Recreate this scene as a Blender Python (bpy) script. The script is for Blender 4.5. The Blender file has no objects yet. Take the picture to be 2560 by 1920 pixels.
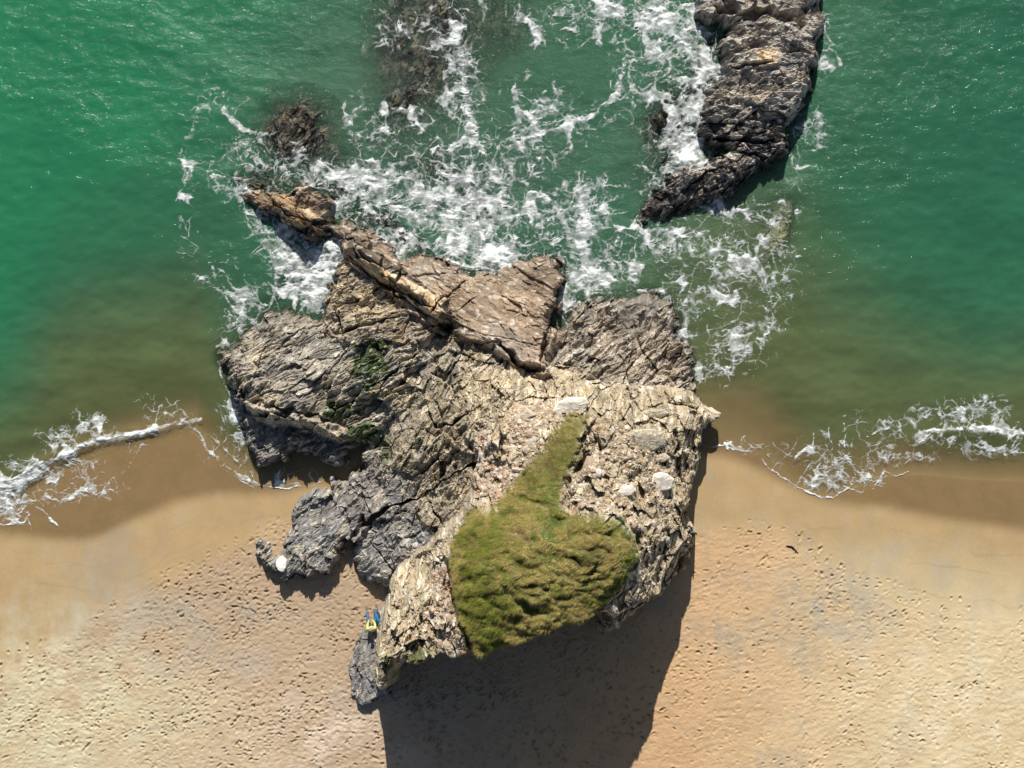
import bpy, math, time
import numpy as np
T0 = time.time()
# ------------------------------------------------------------------ camera, sky, sun
H = 70.0                                  # flying height of the camera in metres
S = 0.0192                                # metres per photograph pixel on the beach
scene = bpy.context.scene
coll = scene.collection
cam = bpy.data.objects.new('camera', bpy.data.cameras.new('camera'))
coll.objects.link(cam)
cam.location = (0, 0, H)
cam.rotation_euler = (0, 0, 0)
cam.data.sensor_width = 36
cam.data.lens = 36 * H / (2560 * S)
cam.data.clip_end = 3000
scene.camera = cam
SUN_EL, SUN_DX = math.radians(36), 0.025   # shadows fall down the picture, a little to the right
world = bpy.data.worlds.new('World'); scene.world = world; world.use_nodes = True
wn = world.node_tree
sky = wn.nodes.new('ShaderNodeTexSky'); sky.sky_type = 'NISHITA'; sky.sun_disc = False
sky.sun_elevation = SUN_EL; sky.sun_rotation = math.atan2(-SUN_DX, 1.0)
wn.links.new(sky.outputs[0], wn.nodes['Background'].inputs[0])
wn.nodes['Background'].inputs[1].default_value = 0.058
sl = bpy.data.lights.new('sun', 'SUN'); sl.energy = 5.0; sl.angle = math.radians(0.5); sl.color = (1.0, 0.95, 0.87)
sun = bpy.data.objects.new('sun', sl); coll.objects.link(sun)
from mathutils import Vector, Matrix
shadow_dir = Vector((SUN_DX, -1.0, -math.tan(SUN_EL))).normalized()
sun.rotation_euler = shadow_dir.to_track_quat('-Z', 'Y').to_euler()
scene.view_settings.view_transform = 'Standard'
scene.view_settings.look = 'None'
scene.view_settings.gamma = 1
scene.view_settings.use_curve_mapping = False
scene.view_settings.exposure = 0.42
scene.cycles.max_bounces = 6
scene.cycles.transparent_max_bounces = 8

# ------------------------------------------------------------------ helpers
def P(u, v, z=0.0):
    """photograph pixel + height -> point of the place"""
    k = S * (H - z) / H
    return ((u - 1280) * k, (960 - v) * k)
def poly(pts, z=0.0):
    return np.array([P(q[0], q[1], q[2] if len(q) > 2 else z) for q in pts])
rng = np.random.default_rng(7)

def hsh(ix, iy, seed):
    h = (ix.astype(np.int64) * 374761393 + iy.astype(np.int64) * 668265263 + seed * 974634777) & 0xFFFFFFFF
    h = ((h ^ (h >> 13)) * 1274126177) & 0xFFFFFFFF
    h = ((h ^ (h >> 16)) * 2246822519) & 0xFFFFFFFF
    return h ^ (h >> 15)
def hf(ix, iy, seed):
    return hsh(ix, iy, seed).astype(np.float64) / 4294967295.0
def noise(x, y, seed=0):
    """gradient noise, about -1..1"""
    x0 = np.floor(x); y0 = np.floor(y); fx = x - x0; fy = y - y0
    x0 = x0.astype(np.int64); y0 = y0.astype(np.int64)
    def g(i, j):
        a = hf(x0 + i, y0 + j, seed) * (2 * math.pi)
        return np.cos(a) * (fx - i) + np.sin(a) * (fy - j)
    ux = fx * fx * fx * (fx * (fx * 6 - 15) + 10); uy = fy * fy * fy * (fy * (fy * 6 - 15) + 10)
    a = g(0, 0); b = g(1, 0); c = g(0, 1); d = g(1, 1)
    return 1.5 * ((a + (b - a) * ux) * (1 - uy) + (c + (d - c) * ux) * uy)
def fbm(x, y, seed=0, o=4, gain=0.5):
    s = 0; a = 1; n = 0
    for i in range(o):
        s = s + a * noise(x * 2**i + 17.3 * i, y * 2**i - 9.1 * i, seed + i * 31); n += a; a *= gain
    return s / n
def ridge(x, y, seed=0, o=4):
    s = 0; a = 1; n = 0
    for i in range(o):
        s = s + a * (1 - np.abs(noise(x * 2.1**i, y * 2.1**i, seed + i * 13)) * 1.6); n += a; a *= 0.5
    return s / n
def voro(x, y, seed=0):
    """F1, F2, random of the cell, offset to the cell's point"""
    x0 = np.floor(x).astype(np.int64); y0 = np.floor(y).astype(np.int64)
    f1 = np.full(x.shape, 9.0); f2 = np.full(x.shape, 9.0)
    r = np.zeros(x.shape); ox = np.zeros(x.shape); oy = np.zeros(x.shape)
    for j in (-1, 0, 1):
        for i in (-1, 0, 1):
            cx = x0 + i; cy = y0 + j
            h = hsh(cx, cy, seed)
            dx = x - (cx + (h & 0xFFFF) / 65535.0); dy = y - (cy + (h >> 16) / 65535.0)
            d = np.sqrt(dx * dx + dy * dy)
            n = d < f1
            f2 = np.where(n, f1, np.minimum(f2, d))
            r = np.where(n, (h % 9973) / 9973.0, r); ox = np.where(n, dx, ox); oy = np.where(n, dy, oy)
            f1 = np.where(n, d, f1)
    return f1, f2, r, ox, oy
def sst(a, b, x):
    t = np.clip((x - a) / (b - a), 0, 1); return t * t * (3 - 2 * t)
def sdf(pl, x, y):
    """distance to a polygon's edge, positive inside"""
    d = np.full(x.shape, 1e9); ins = np.zeros(x.shape, bool)
    n = len(pl)
    for i in range(n):
        ax, ay = pl[i]; bx, by = pl[(i + 1) % n]
        ex, ey = bx - ax, by - ay
        t = np.clip(((x - ax) * ex + (y - ay) * ey) / (ex * ex + ey * ey + 1e-12), 0, 1)
        d = np.minimum(d, (x - ax - t * ex) ** 2 + (y - ay - t * ey) ** 2)
        c = ((ay > y) != (by > y)) & (x < ex * (y - ay) / (ey if ey != 0 else 1e-12) + ax)
        ins ^= c
    d = np.sqrt(d)
    return np.where(ins, d, -d)
def pline(pts, x, y):
    """distance to an open line, and how far along it (0..1)"""
    d = np.full(x.shape, 1e9); al = np.zeros(x.shape); n = len(pts) - 1
    for i in range(n):
        ax, ay = pts[i]; bx, by = pts[i + 1]; ex, ey = bx - ax, by - ay
        t = np.clip(((x - ax) * ex + (y - ay) * ey) / (ex * ex + ey * ey + 1e-12), 0, 1)
        q = (x - ax - t * ex) ** 2 + (y - ay - t * ey) ** 2
        m = q < d
        d = np.where(m, q, d); al = np.where(m, (i + t) / n, al)
    return np.sqrt(d), al
def tps(pts, x, y):
    """smooth surface through control points (x, y, z)"""
    p = np.array(pts, float); n = len(p)
    if n < 4: return np.full(x.shape, p[:, 2].mean())
    def k(r2): return 0.5 * r2 * np.log(r2 + 1e-9)
    d2 = (p[:, None, 0] - p[None, :, 0])**2 + (p[:, None, 1] - p[None, :, 1])**2
    A = np.zeros((n + 3, n + 3)); A[:n, :n] = k(d2) + np.eye(n) * 0.4
    A[:n, n] = 1; A[:n, n+1:] = p[:, :2]; A[n, :n] = 1; A[n+1:, :n] = p[:, :2].T
    w = np.linalg.solve(A, np.r_[p[:, 2], 0, 0, 0])
    z = w[n] + w[n+1] * x + w[n+2] * y
    for i in range(n): z = z + w[i] * k((x - p[i, 0])**2 + (y - p[i, 1])**2)
    return z
def mixc(a, b, t):
    t = np.asarray(t)[..., None]; return a * (1 - t) + b * t
def C3(*c): return np.array(c, float)

def grid_mesh(name, X, Y, Z, keep, mat, attrs=None, col=None, smooth=True, parent=None):
    """one mesh from a grid of points, only the cells marked in keep"""
    ny, nx = X.shape
    idx = np.arange(ny * nx).reshape(ny, nx)
    k = keep[:-1, :-1]
    f = np.stack([idx[:-1, :-1][k], idx[:-1, 1:][k], idx[1:, 1:][k], idx[1:, :-1][k]], 1)
    used = np.unique(f); remap = np.full(ny * nx, -1, np.int64); remap[used] = np.arange(len(used)); f = remap[f]
    me = bpy.data.meshes.new(name)
    me.vertices.add(len(used)); me.loops.add(f.size); me.polygons.add(len(f))
    co = np.stack([X.ravel()[used], Y.ravel()[used], Z.ravel()[used]], 1).astype(np.float32)
    me.vertices.foreach_set('co', co.ravel())
    me.loops.foreach_set('vertex_index', f.ravel().astype(np.int32))
    me.polygons.foreach_set('loop_start', np.arange(0, f.size, 4, dtype=np.int32))
    me.polygons.foreach_set('use_smooth', np.full(len(f), smooth))
    me.update(calc_edges=True)
    if col is not None:
        a = me.color_attributes.new('col', 'FLOAT_COLOR', 'POINT')
        c = np.ones((len(used), 4), np.float32); c[:, :3] = np.clip(col.reshape(-1, 3)[used], 0, 1)
        a.data.foreach_set('color', c.ravel())
    for k_, v in (attrs or {}).items():
        a = me.attributes.new(k_, 'FLOAT', 'POINT'); a.data.foreach_set('value', v.ravel()[used].astype(np.float32))
    me.materials.append(mat)
    o = bpy.data.objects.new(name, me); coll.objects.link(o)
    if parent: o.parent = parent
    return o
def soup(name, V, F, mat, parent=None, smooth=False, col=None, attrs=None):
    me = bpy.data.meshes.new(name)
    V = np.asarray(V, np.float32); F = np.asarray(F, np.int32); n = F.shape[1]
    me.vertices.add(len(V)); me.loops.add(F.size); me.polygons.add(len(F))
    me.vertices.foreach_set('co', V.ravel()); me.loops.foreach_set('vertex_index', F.ravel())
    me.polygons.foreach_set('loop_start', np.arange(0, F.size, n, dtype=np.int32))
    me.polygons.foreach_set('use_smooth', np.full(len(F), smooth))
    me.update(calc_edges=True)
    if col is not None:
        a = me.color_attributes.new('col', 'FLOAT_COLOR', 'POINT')
        c = np.ones((len(V), 4), np.float32); c[:, :3] = np.clip(col, 0, 1); a.data.foreach_set('color', c.ravel())
    me.materials.append(mat)
    o = bpy.data.objects.new(name, me); coll.objects.link(o)
    if parent: o.parent = parent
    return o
def tag(o, label=None, cat=None, group=None, kind=None):
    if label: o['label'] = label
    if cat: o['category'] = cat
    if group: o['group'] = group
    if kind: o['kind'] = kind
    return o

# ------------------------------------------------------------------ materials
def newmat(name):
    m = bpy.data.materials.new(name); m.use_nodes = True
    nt = m.node_tree; nt.nodes.clear()
    out = nt.nodes.new('ShaderNodeOutputMaterial')
    def N(t, **k):
        n = nt.nodes.new(t)
        for a, b in k.items(): setattr(n, a, b)
        return n
    def L(a, b): nt.links.new(a, b)
    return m, nt, out, N, L
def math_(N, L, op, a, b=None, c=None, clamp=False):
    n = N('ShaderNodeMath', operation=op); n.use_clamp = clamp
    for i, q in enumerate((a, b, c)):
        if q is None: continue
        if isinstance(q, (int, float)): n.inputs[i].default_value = q
        else: L(q, n.inputs[i])
    return n.outputs[0]
def ntex(N, L, scale, detail=6, rough=0.6, vec=None, dist=0.0):
    n = N('ShaderNodeTexNoise'); n.inputs['Scale'].default_value = scale
    n.inputs['Detail'].default_value = detail; n.inputs['Roughness'].default_value = rough
    n.inputs['Distortion'].default_value = dist
    if vec is not None: L(vec, n.inputs['Vector'])
    return n.outputs['Fac']
def mrange(N, L, v, a, b, c, d):
    n = N('ShaderNodeMapRange'); L(v, n.inputs[0])
    for i, q in enumerate((a, b, c, d)): n.inputs[i + 1].default_value = q
    return n.outputs[0]
def mulcol(N, L, col, fac):
    n = N('ShaderNodeVectorMath', operation='SCALE'); L(col, n.inputs[0]); L(fac, n.inputs['Scale']); return n.outputs[0]

def rock_mat():
    m, nt, out, N, L = newmat('rock')
    b = N('ShaderNodeBsdfPrincipled'); L(b.outputs[0], out.inputs[0])
    ca = N('ShaderNodeAttribute', attribute_name='col'); wet = N('ShaderNodeAttribute', attribute_name='wet')
    tc = N('ShaderNodeTexCoord'); v = tc.outputs['Object']
    n1 = ntex(N, L, 3.1, 7, 0.68, v, 0.6); n2 = ntex(N, L, 14, 6, 0.7, v)
    f = math_(N, L, 'MULTIPLY', mrange(N, L, n1, 0.3, 0.7, 0.72, 1.28), mrange(N, L, n2, 0.3, 0.7, 0.74, 1.26))
    L(mulcol(N, L, ca.outputs['Color'], f), b.inputs['Base Color'])
    L(mrange(N, L, wet.outputs['Fac'], 0, 1, 0.85, 0.3), b.inputs['Roughness'])
    L(mrange(N, L, wet.outputs['Fac'], 0, 1, 0.25, 0.5), b.inputs['Specular IOR Level'])
    h = math_(N, L, 'ADD', math_(N, L, 'MULTIPLY', n2, 0.05), math_(N, L, 'MULTIPLY', ntex(N, L, 34, 5, 0.75, v), 0.02))
    h = math_(N, L, 'ADD', h, math_(N, L, 'MULTIPLY', n1, 0.06))
    bp = N('ShaderNodeBump'); bp.inputs['Strength'].default_value = 0.85; bp.inputs['Distance'].default_value = 1.0
    L(h, bp.inputs['Height']); L(bp.outputs[0], b.inputs['Normal'])
    return m
def sand_mat():
    m, nt, out, N, L = newmat('sand')
    b = N('ShaderNodeBsdfPrincipled'); L(b.outputs[0], out.inputs[0])
    ca = N('ShaderNodeAttribute', attribute_name='col'); wet = N('ShaderNodeAttribute', attribute_name='wet')
    tc = N('ShaderNodeTexCoord'); v = tc.outputs['Object']
    n1 = ntex(N, L, 0.9, 6, 0.6, v, 0.4); n2 = ntex(N, L, 9, 5, 0.65, v); n3 = ntex(N, L, 60, 3, 0.6, v)
    f = math_(N, L, 'MULTIPLY', mrange(N, L, n1, 0.3, 0.7, 0.93, 1.07), mrange(N, L, n2, 0.3, 0.7, 0.95, 1.05))
    f = math_(N, L, 'MULTIPLY', f, mrange(N, L, n3, 0.3, 0.7, 0.92, 1.08))
    L(mulcol(N, L, ca.outputs['Color'], f), b.inputs['Base Color'])
    L(mrange(N, L, wet.outputs['Fac'], 0, 1, 0.95, 0.42), b.inputs['Roughness'])
    b.inputs['Specular IOR Level'].default_value = 0.2
    h = math_(N, L, 'ADD', math_(N, L, 'MULTIPLY', n2, 0.035), math_(N, L, 'MULTIPLY', n3, 0.006))
    h = math_(N, L, 'MULTIPLY', h, mrange(N, L, wet.outputs['Fac'], 0, 0.7, 1.0, 0.06))
    bp = N('ShaderNodeBump'); bp.inputs['Strength'].default_value = 0.8; bp.inputs['Distance'].default_value = 1.0
    L(h, bp.inputs['Height']); L(bp.outputs[0], b.inputs['Normal'])
    return m
def water_mat():
    m, nt, out, N, L = newmat('sea_water')
    ca = N('ShaderNodeAttribute', attribute_name='col'); tb = N('ShaderNodeAttribute', attribute_name='turbid')
    ch = N('ShaderNodeAttribute', attribute_name='chop')
    tc = N('ShaderNodeTexCoord'); v = tc.outputs['Object']
    mp = N('ShaderNodeMapping'); mp.inputs['Scale'].default_value = (0.75, 1.25, 1); mp.inputs['Rotation'].default_value = (0, 0, 0.3)
    L(v, mp.inputs['Vector']); w = mp.outputs[0]
    a = ntex(N, L, 1.1, 3, 0.5, w, 0.8); b_ = ntex(N, L, 4.0, 4, 0.6, w, 0.5); c = ntex(N, L, 15, 3, 0.6, w)
    h = math_(N, L, 'ADD', math_(N, L, 'MULTIPLY', a, 0.22), math_(N, L, 'MULTIPLY', b_, 0.12))
    h = math_(N, L, 'ADD', h, math_(N, L, 'MULTIPLY', c, 0.05))
    h = math_(N, L, 'MULTIPLY', h, ch.outputs['Fac'])
    bp = N('ShaderNodeBump'); bp.inputs['Strength'].default_value = 1.0; bp.inputs['Distance'].default_value = 1.0
    L(h, bp.inputs['Height'])
    d = N('ShaderNodeBsdfDiffuse'); n1 = ntex(N, L, 0.35, 6, 0.6, v, 0.5)
    L(mulcol(N, L, ca.outputs['Color'], mrange(N, L, n1, 0.3, 0.7, 0.9, 1.1)), d.inputs['Color'])
    bd = N('ShaderNodeBump'); bd.inputs['Strength'].default_value = 0.12; bd.inputs['Distance'].default_value = 1.0
    L(h, bd.inputs['Height']); L(bd.outputs[0], d.inputs['Normal'])
    t = N('ShaderNodeBsdfTransparent'); t.inputs['Color'].default_value = (0.97, 1.0, 0.97, 1)
    mx = N('ShaderNodeMixShader'); L(tb.outputs['Fac'], mx.inputs[0]); L(t.outputs[0], mx.inputs[1]); L(d.outputs[0], mx.inputs[2])
    g = N('ShaderNodeBsdfGlossy'); g.inputs['Roughness'].default_value = 0.11; L(bp.outputs[0], g.inputs['Normal'])
    fr = N('ShaderNodeFresnel'); fr.inputs['IOR'].default_value = 1.33; L(bp.outputs[0], fr.inputs['Normal'])
    m2 = N('ShaderNodeMixShader'); ge = N('ShaderNodeNewGeometry'); L(math_(N, L, 'MULTIPLY', fr.outputs[0], math_(N, L, 'SUBTRACT', 1.0, ge.outputs['Backfacing'])), m2.inputs[0]); L(mx.outputs[0], m2.inputs[1]); L(g.outputs[0], m2.inputs[2])
    L(m2.outputs[0], out.inputs[0])
    return m
def foam_mat():
    m, nt, out, N, L = newmat('foam')
    de = N('ShaderNodeAttribute', attribute_name='foam')
    tc = N('ShaderNodeTexCoord'); v = tc.outputs['Object']
    n1 = ntex(N, L, 11, 5, 0.7, v, 1.2); n2 = ntex(N, L, 3.0, 4, 0.6, v, 1.0)
    x = math_(N, L, 'ADD', de.outputs['Fac'], math_(N, L, 'MULTIPLY', math_(N, L, 'SUBTRACT', n1, 0.5), 0.75))
    x = math_(N, L, 'ADD', x, math_(N, L, 'MULTIPLY', math_(N, L, 'SUBTRACT', n2, 0.5), 0.35))
    al = mrange(N, L, x, 0.24, 1.15, 0, 0.95)
    al = math_(N, L, 'MULTIPLY', al, mrange(N, L, de.outputs['Fac'], 0.02, 0.22, 0, 1), clamp=True)
    b = N('ShaderNodeBsdfPrincipled'); b.inputs['Base Color'].default_value = (0.64, 0.67, 0.66, 1)
    b.inputs['Roughness'].default_value = 0.7
    bp = N('ShaderNodeBump'); bp.inputs['Strength'].default_value = 0.6; bp.inputs['Distance'].default_value = 1.0
    L(math_(N, L, 'MULTIPLY', x, 0.05), bp.inputs['Height']); L(bp.outputs[0], b.inputs['Normal'])
    t = N('ShaderNodeBsdfTransparent')
    mx = N('ShaderNodeMixShader'); L(al, mx.inputs[0]); L(t.outputs[0], mx.inputs[1]); L(b.outputs[0], mx.inputs[2])
    L(mx.outputs[0], out.inputs[0])
    return m
def simple_mat(name, col, rough=0.8, var=0.15, scale=8, bump=0.0):
    m, nt, out, N, L = newmat(name)
    b = N('ShaderNodeBsdfPrincipled'); L(b.outputs[0], out.inputs[0])
    tc = N('ShaderNodeTexCoord'); n = ntex(N, L, scale, 5, 0.6, tc.outputs['Object'])
    rgb = N('ShaderNodeRGB'); rgb.outputs[0].default_value = (*col, 1)
    L(mulcol(N, L, rgb.outputs[0], mrange(N, L, n, 0.3, 0.7, 1 - var, 1 + var)), b.inputs['Base Color'])
    b.inputs['Roughness'].default_value = rough
    if bump:
        bp = N('ShaderNodeBump'); bp.inputs['Strength'].default_value = 0.7; bp.inputs['Distance'].default_value = bump
        L(n, bp.inputs['Height']); L(bp.outputs[0], b.inputs['Normal'])
    return m
def stone_mat(name, var=0.3):
    """stone whose tint differs from one stone to the next"""
    m, nt, out, N, L = newmat(name)
    b = N('ShaderNodeBsdfPrincipled'); L(b.outputs[0], out.inputs[0])
    oi = N('ShaderNodeObjectInfo'); cr = N('ShaderNodeValToRGB'); L(oi.outputs['Random'], cr.inputs[0])
    e = cr.color_ramp.elements
    e[0].position = 0; e[0].color = (0.25, 0.18, 0.13, 1); e[1].position = 1; e[1].color = (0.54, 0.47, 0.37, 1)
    for p, c in ((0.3, (0.42, 0.32, 0.22, 1)), (0.55, (0.43, 0.345, 0.255, 1)), (0.75, (0.36, 0.34, 0.29, 1))):
        q = e.new(p); q.color = c
    tc = N('ShaderNodeTexCoord'); n = ntex(N, L, 9, 5, 0.6, tc.outputs['Object'])
    L(mulcol(N, L, cr.outputs[0], mrange(N, L, n, 0.3, 0.7, 0.8, 1.2)), b.inputs['Base Color'])
    b.inputs['Roughness'].default_value = 0.9
    return m
def col_mat(name, rough=0.85, trans=0.0):
    m, nt, out, N, L = newmat(name)
    b = N('ShaderNodeBsdfPrincipled')
    ca = N('ShaderNodeAttribute', attribute_name='col'); L(ca.outputs['Color'], b.inputs['Base Color'])
    b.inputs['Roughness'].default_value = rough; b.inputs['Specular IOR Level'].default_value = 0.15
    if trans:
        t = N('ShaderNodeBsdfTranslucent'); L(ca.outputs['Color'], t.inputs['Color'])
        mx = N('ShaderNodeMixShader'); mx.inputs[0].default_value = trans
        L(b.outputs[0], mx.inputs[1]); L(t.outputs[0], mx.inputs[2]); L(mx.outputs[0], out.inputs[0])
    else: L(b.outputs[0], out.inputs[0])
    return m
M_rock, M_sand, M_water, M_foam = rock_mat(), sand_mat(), water_mat(), foam_mat()
M_grass = col_mat('grass_blades', 0.8, 0.25); M_scree = col_mat('scree', 0.9); M_stone = stone_mat('loose_stone')

# ------------------------------------------------------------------ shore line and sand
SHORE = [(-9000,1400),(-400,1330),(0,1290),(60,1262),(130,1200),(230,1140),(330,1108),(430,1080),(490,1066),(520,1110),(560,1155),(600,1185),(650,1212),
         (720,1218),(790,1208),(835,1192),(900,1150),(960,1120),(1400,1120),(1700,1110),(1760,1098),(1800,1108),(1850,1112),(1905,1140),(1950,1180),(2000,1215),
         (2050,1238),(2085,1242),(2120,1232),(2180,1200),(2240,1190),(2320,1188),(2420,1200),(2560,1205),(3000,1230),(12000,1400)]
su = np.array([P(a, b)[0] for a, b in SHORE]); sv = np.array([P(a, b)[1] for a, b in SHORE])
DRY = [(-9000,1420),(0,1338),(120,1352),(230,1366),(300,1330),(380,1280),(480,1236),(600,1238),(700,1238),(835,1215),(1700,1150),(1790,1135),(1880,1160),(2000,1240),
       (2100,1270),(2200,1262),(2350,1300),(2560,1335),(12000,1500)]
du = np.array([P(a, b)[0] for a, b in DRY]); dv = np.array([P(a, b)[1] for a, b in DRY])
def smooth_line(px, py, w):
    '''the same line with its corners rounded off over w metres'''
    q = np.arange(-40, 40, 0.05); v = np.interp(q, px, py); k = np.exp(-np.linspace(-2, 2, int(4 * w / 0.05) | 1)**2); k /= k.sum()
    m = len(k) // 2; v2 = np.convolve(np.pad(v, m, mode='edge'), k, 'valid')
    return np.r_[px[0], q, px[-1]], np.r_[py[0], v2, py[-1]]
du, dv = smooth_line(du, dv, 1.3); su, sv = smooth_line(su, sv, 0.12)
def sand_z(x, y):
    d = np.interp(x, su, sv) - y                     # metres up the beach (positive) or out to sea (negative)
    z = np.where(d > 0, 0.055 * d, 0.0)
    sea = np.maximum(-d, 0)
    z = z - np.minimum((0.10 + 0.16 * sst(9, 18, x) + .14 * sst(-9, -14, x)) * sea + 0.03 * sea**1.7, 4.2)
    z = z + 0.10 * sst(0.6, 5, sea) * np.sin(y * 3.2 + 1.6 * fbm(x * 0.16, y * 0.3, 5, 2) * 3 + x * 0.12) * (1 - sst(6, 12, sea))
    z = z + 0.05 * fbm(x * 0.15, y * 0.15, 3, 3) * sst(1.0, 6, np.abs(d))
    return np.minimum(z, 1.6 + 0.02 * (d - 26))

# ------------------------------------------------------------------ rock masses
# outline in photograph pixels at height zo; control points (u, v, height); edge width; foliation angle; style
MASS = []
def mass(name, outline, pts, **k):
    MASS.append(dict(name=name, outline=poly(outline, k.get('zo', 0)), pts=[(*P(u, v, z), z) for u, v, z in pts], **k))
# top left lobe
mass('west_lobe', [(545,907),(553,882),(583,853),(620,817),(672,788),(735,763),(757,760),(775,788),(812,802),(835,830),(870,845),(960,825),(1040,840),(1075,900),(1060,960),(1010,1010),(960,1050),(905,1090),(860,1075),(800,1050),(730,1030),(650,1015),(600,985),(562,948)],
     [(570,905,0.9),(640,850,1.0),(640,950,2.0),(740,800,0.7),(760,900,2.0),(760,990,2.3),(880,900,1.8),(880,1000,1.9),(980,900,2.0),(1000,980,2.1),(920,1060,1.6),(700,1010,2.3)],
     w=1.0, ang=33, st=3.0, amp=0.34, style='slate')
mass('west_apron', [(585,990),(598,1060),(620,1108),(655,1155),(702,1153),(735,1133),(790,1129),(810,1145),(836,1162),(862,1156),(870,1125),(915,1108),(960,1080),(990,1010),(900,980),(600,970)],
     [(620,1050,0.4),(680,1100,0.75),(760,1090,0.8),(850,1110,0.7),(900,1060,1.0),(800,1040,0.5)], w=0.7, ang=28, st=2.5, amp=0.3, style='darkslate')
mass('shore_hump', [(795,748),(818,712),(858,650),(900,665),(945,700),(1000,735),(1050,765),(1090,800),(1060,850),(960,850),(880,858),(836,840),(815,800)],
     [(830,740,1.0),(900,690,1.4),(860,665,1.1),(950,715,1.75),(1020,760,2.1),(900,740,1.5),(960,780,2.1),(880,810,1.8),(1040,820,2.3),(850,800,1.3)], w=0.8, ang=25, st=2.2, amp=0.3, style='brownslate')
mass('dike_island', [(606,486),(632,466),(675,480),(725,492),(754,475),(798,484),(832,508),(832,524),(816,546),(811,562),(795,598),(783,606),(758,586),(733,570),(704,558),(668,537),(631,516)],
     [(620,485,0.35),(660,500,0.7),(700,525,0.8),(750,555,0.85),(785,580,0.75),(800,510,0.6),(740,495,0.45)], w=0.45, ang=-33, st=3.0, amp=0.42, style='ochre')
mass('dike_boulder', [(738,500),(748,484),(775,476),(806,486),(833,512),(822,532),(800,546),(780,545),(762,532),(742,522)],
     [(750,500,1.0),(790,500,1.25),(810,520,1.1),(775,535,1.0)], w=0.35, ang=20, st=1.2, amp=0.22, style='brown')
mass('brown_slab', [(866,628),(840,606),(800,592),(790,566),(810,545),(858,545),(905,566),(962,596),(1000,640),(1045,632),(1100,652),(1172,680),(1255,684),(1288,655),(1302,643),(1400,646),(1411,665),(1413,701),(1400,745),(1378,792),(1372,830),(1356,880),(1353,925),(1331,920),(1295,904),(1270,880),(1245,860),(1190,852),(1110,822),(1075,800),(1000,735),(930,690)],
     [(815,570,0.75),(850,580,0.8),(930,610,0.75),(1000,680,1.3),(1100,690,1.3),(1060,760,2.1),(1200,720,1.7),(1200,820,2.5),(1290,700,1.0),(1380,690,1.0),(1340,760,1.6),(1320,860,2.8),(1345,905,2.9),(1260,850,2.7)],
     w=0.6, ang=-30, st=3.4, amp=0.15, style='brown')
mass('ochre_dike', [(862,640),(872,632),(910,650),(960,688),(1010,722),(1060,760),(1100,790),(1085,808),(1040,782),(990,750),(950,725),(905,690),(878,662)],
     [(880,650,1.25),(950,700,1.75),(1010,740,2.15),(1080,790,2.4)], w=0.25, ang=-38, st=4.0, amp=0.4, style='ochre')
mass('east_slab', [(1376,838),(1410,782),(1454,752),(1490,741),(1560,738),(1610,722),(1655,724),(1682,742),(1695,788),(1700,830),(1715,868),(1737,925),(1738,985),(1700,1010),(1400,990),(1340,940),(1356,890)],
     [(1440,790,0.8),(1550,770,0.7),(1650,760,0.5),(1420,880,1.5),(1550,860,1.4),(1680,860,0.8),(1450,940,2.2),(1600,940,2.0),(1710,940,1.2),(1680,800,0.5)],
     w=0.7, ang=38, st=2.6, amp=0.46, style='eastslate')
mass('centre_slope', [(1040,830),(1110,820),(1190,850),(1250,862),(1300,910),(1360,925),(1420,950),(1400,1050),(1260,1150),(1230,1200),(1180,1260),(1110,1330),(1060,1290),(1020,1262),(975,1270),(935,1290),(925,1240),(912,1190),(915,1110),(950,1060),(1000,1000),(1030,900)],
     [(960,1090,1.2),(1000,1150,1.9),(950,1210,1.1),(1060,1060,2.5),(1060,930,2.2),(1150,880,2.2),(1150,1000,3.0),(1280,930,2.3),(1100,1180,2.8),(1180,1120,3.6),(1030,1240,1.8),(1120,1270,3.0),(1240,1040,4.2),(1200,960,3.1)],
     w=0.6, ang=62, st=2.0, amp=0.36, style='mixed')
mass('seal_rock', [(835,1200),(874,1210),(890,1194),(912,1178),(915,1140),(950,1130),(1010,1180),(1060,1220),(1030,1256),(985,1264),(940,1292),(900,1322),(876,1346),(853,1374),(845,1402),(832,1428),(810,1437),(797,1412),(784,1433),(757,1440),(714,1438),(690,1429),(668,1421),(650,1402),(641,1374),(645,1353),(662,1352),(680,1366),(691,1388),(707,1372),(721,1343),(729,1308),(737,1276),(768,1245),(796,1233),(832,1229)],
     [(660,1385,0.75),(700,1405,0.8),(740,1400,1.5),(780,1330,1.4),(820,1380,1.3),(800,1260,1.1),(870,1240,1.1),(880,1300,1.3),(960,1220,1.5),(850,1330,1.5)], w=0.5, ang=50, st=2.2, amp=0.24, style='greyslate')
mass('south_grey_slab', [(1015,1262),(960,1280),(927,1312),(896,1345),(880,1374),(882,1398),(922,1436),(942,1453),(957,1470),(952,1530),(946,1575),(985,1590),(1030,1480),(1090,1400),(1140,1330),(1090,1268),(1050,1255)],
     [(900,1380,0.8),(950,1310,1.1),(950,1420,1.2),(1020,1300,1.7),(1020,1390,1.9),(1070,1340,2.3),(965,1500,0.9),(1070,1290,2.0)], w=0.5, ang=40, st=1.8, amp=0.24, style='greyslate')
mass('seat_rock', [(882,1664),(892,1629),(903,1590),(914,1568),(945,1560),(960,1530),(985,1550),(985,1640),(975,1722),(958,1720),(933,1742),(904,1748),(882,1730),(884,1695)],
     [(905,1650,1.15),(940,1600,1.25),(925,1700,1.2),(960,1650,1.5),(925,1580,1.05)], w=0.28, ang=75, st=2.0, amp=0.16, style='greyslate')
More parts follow.
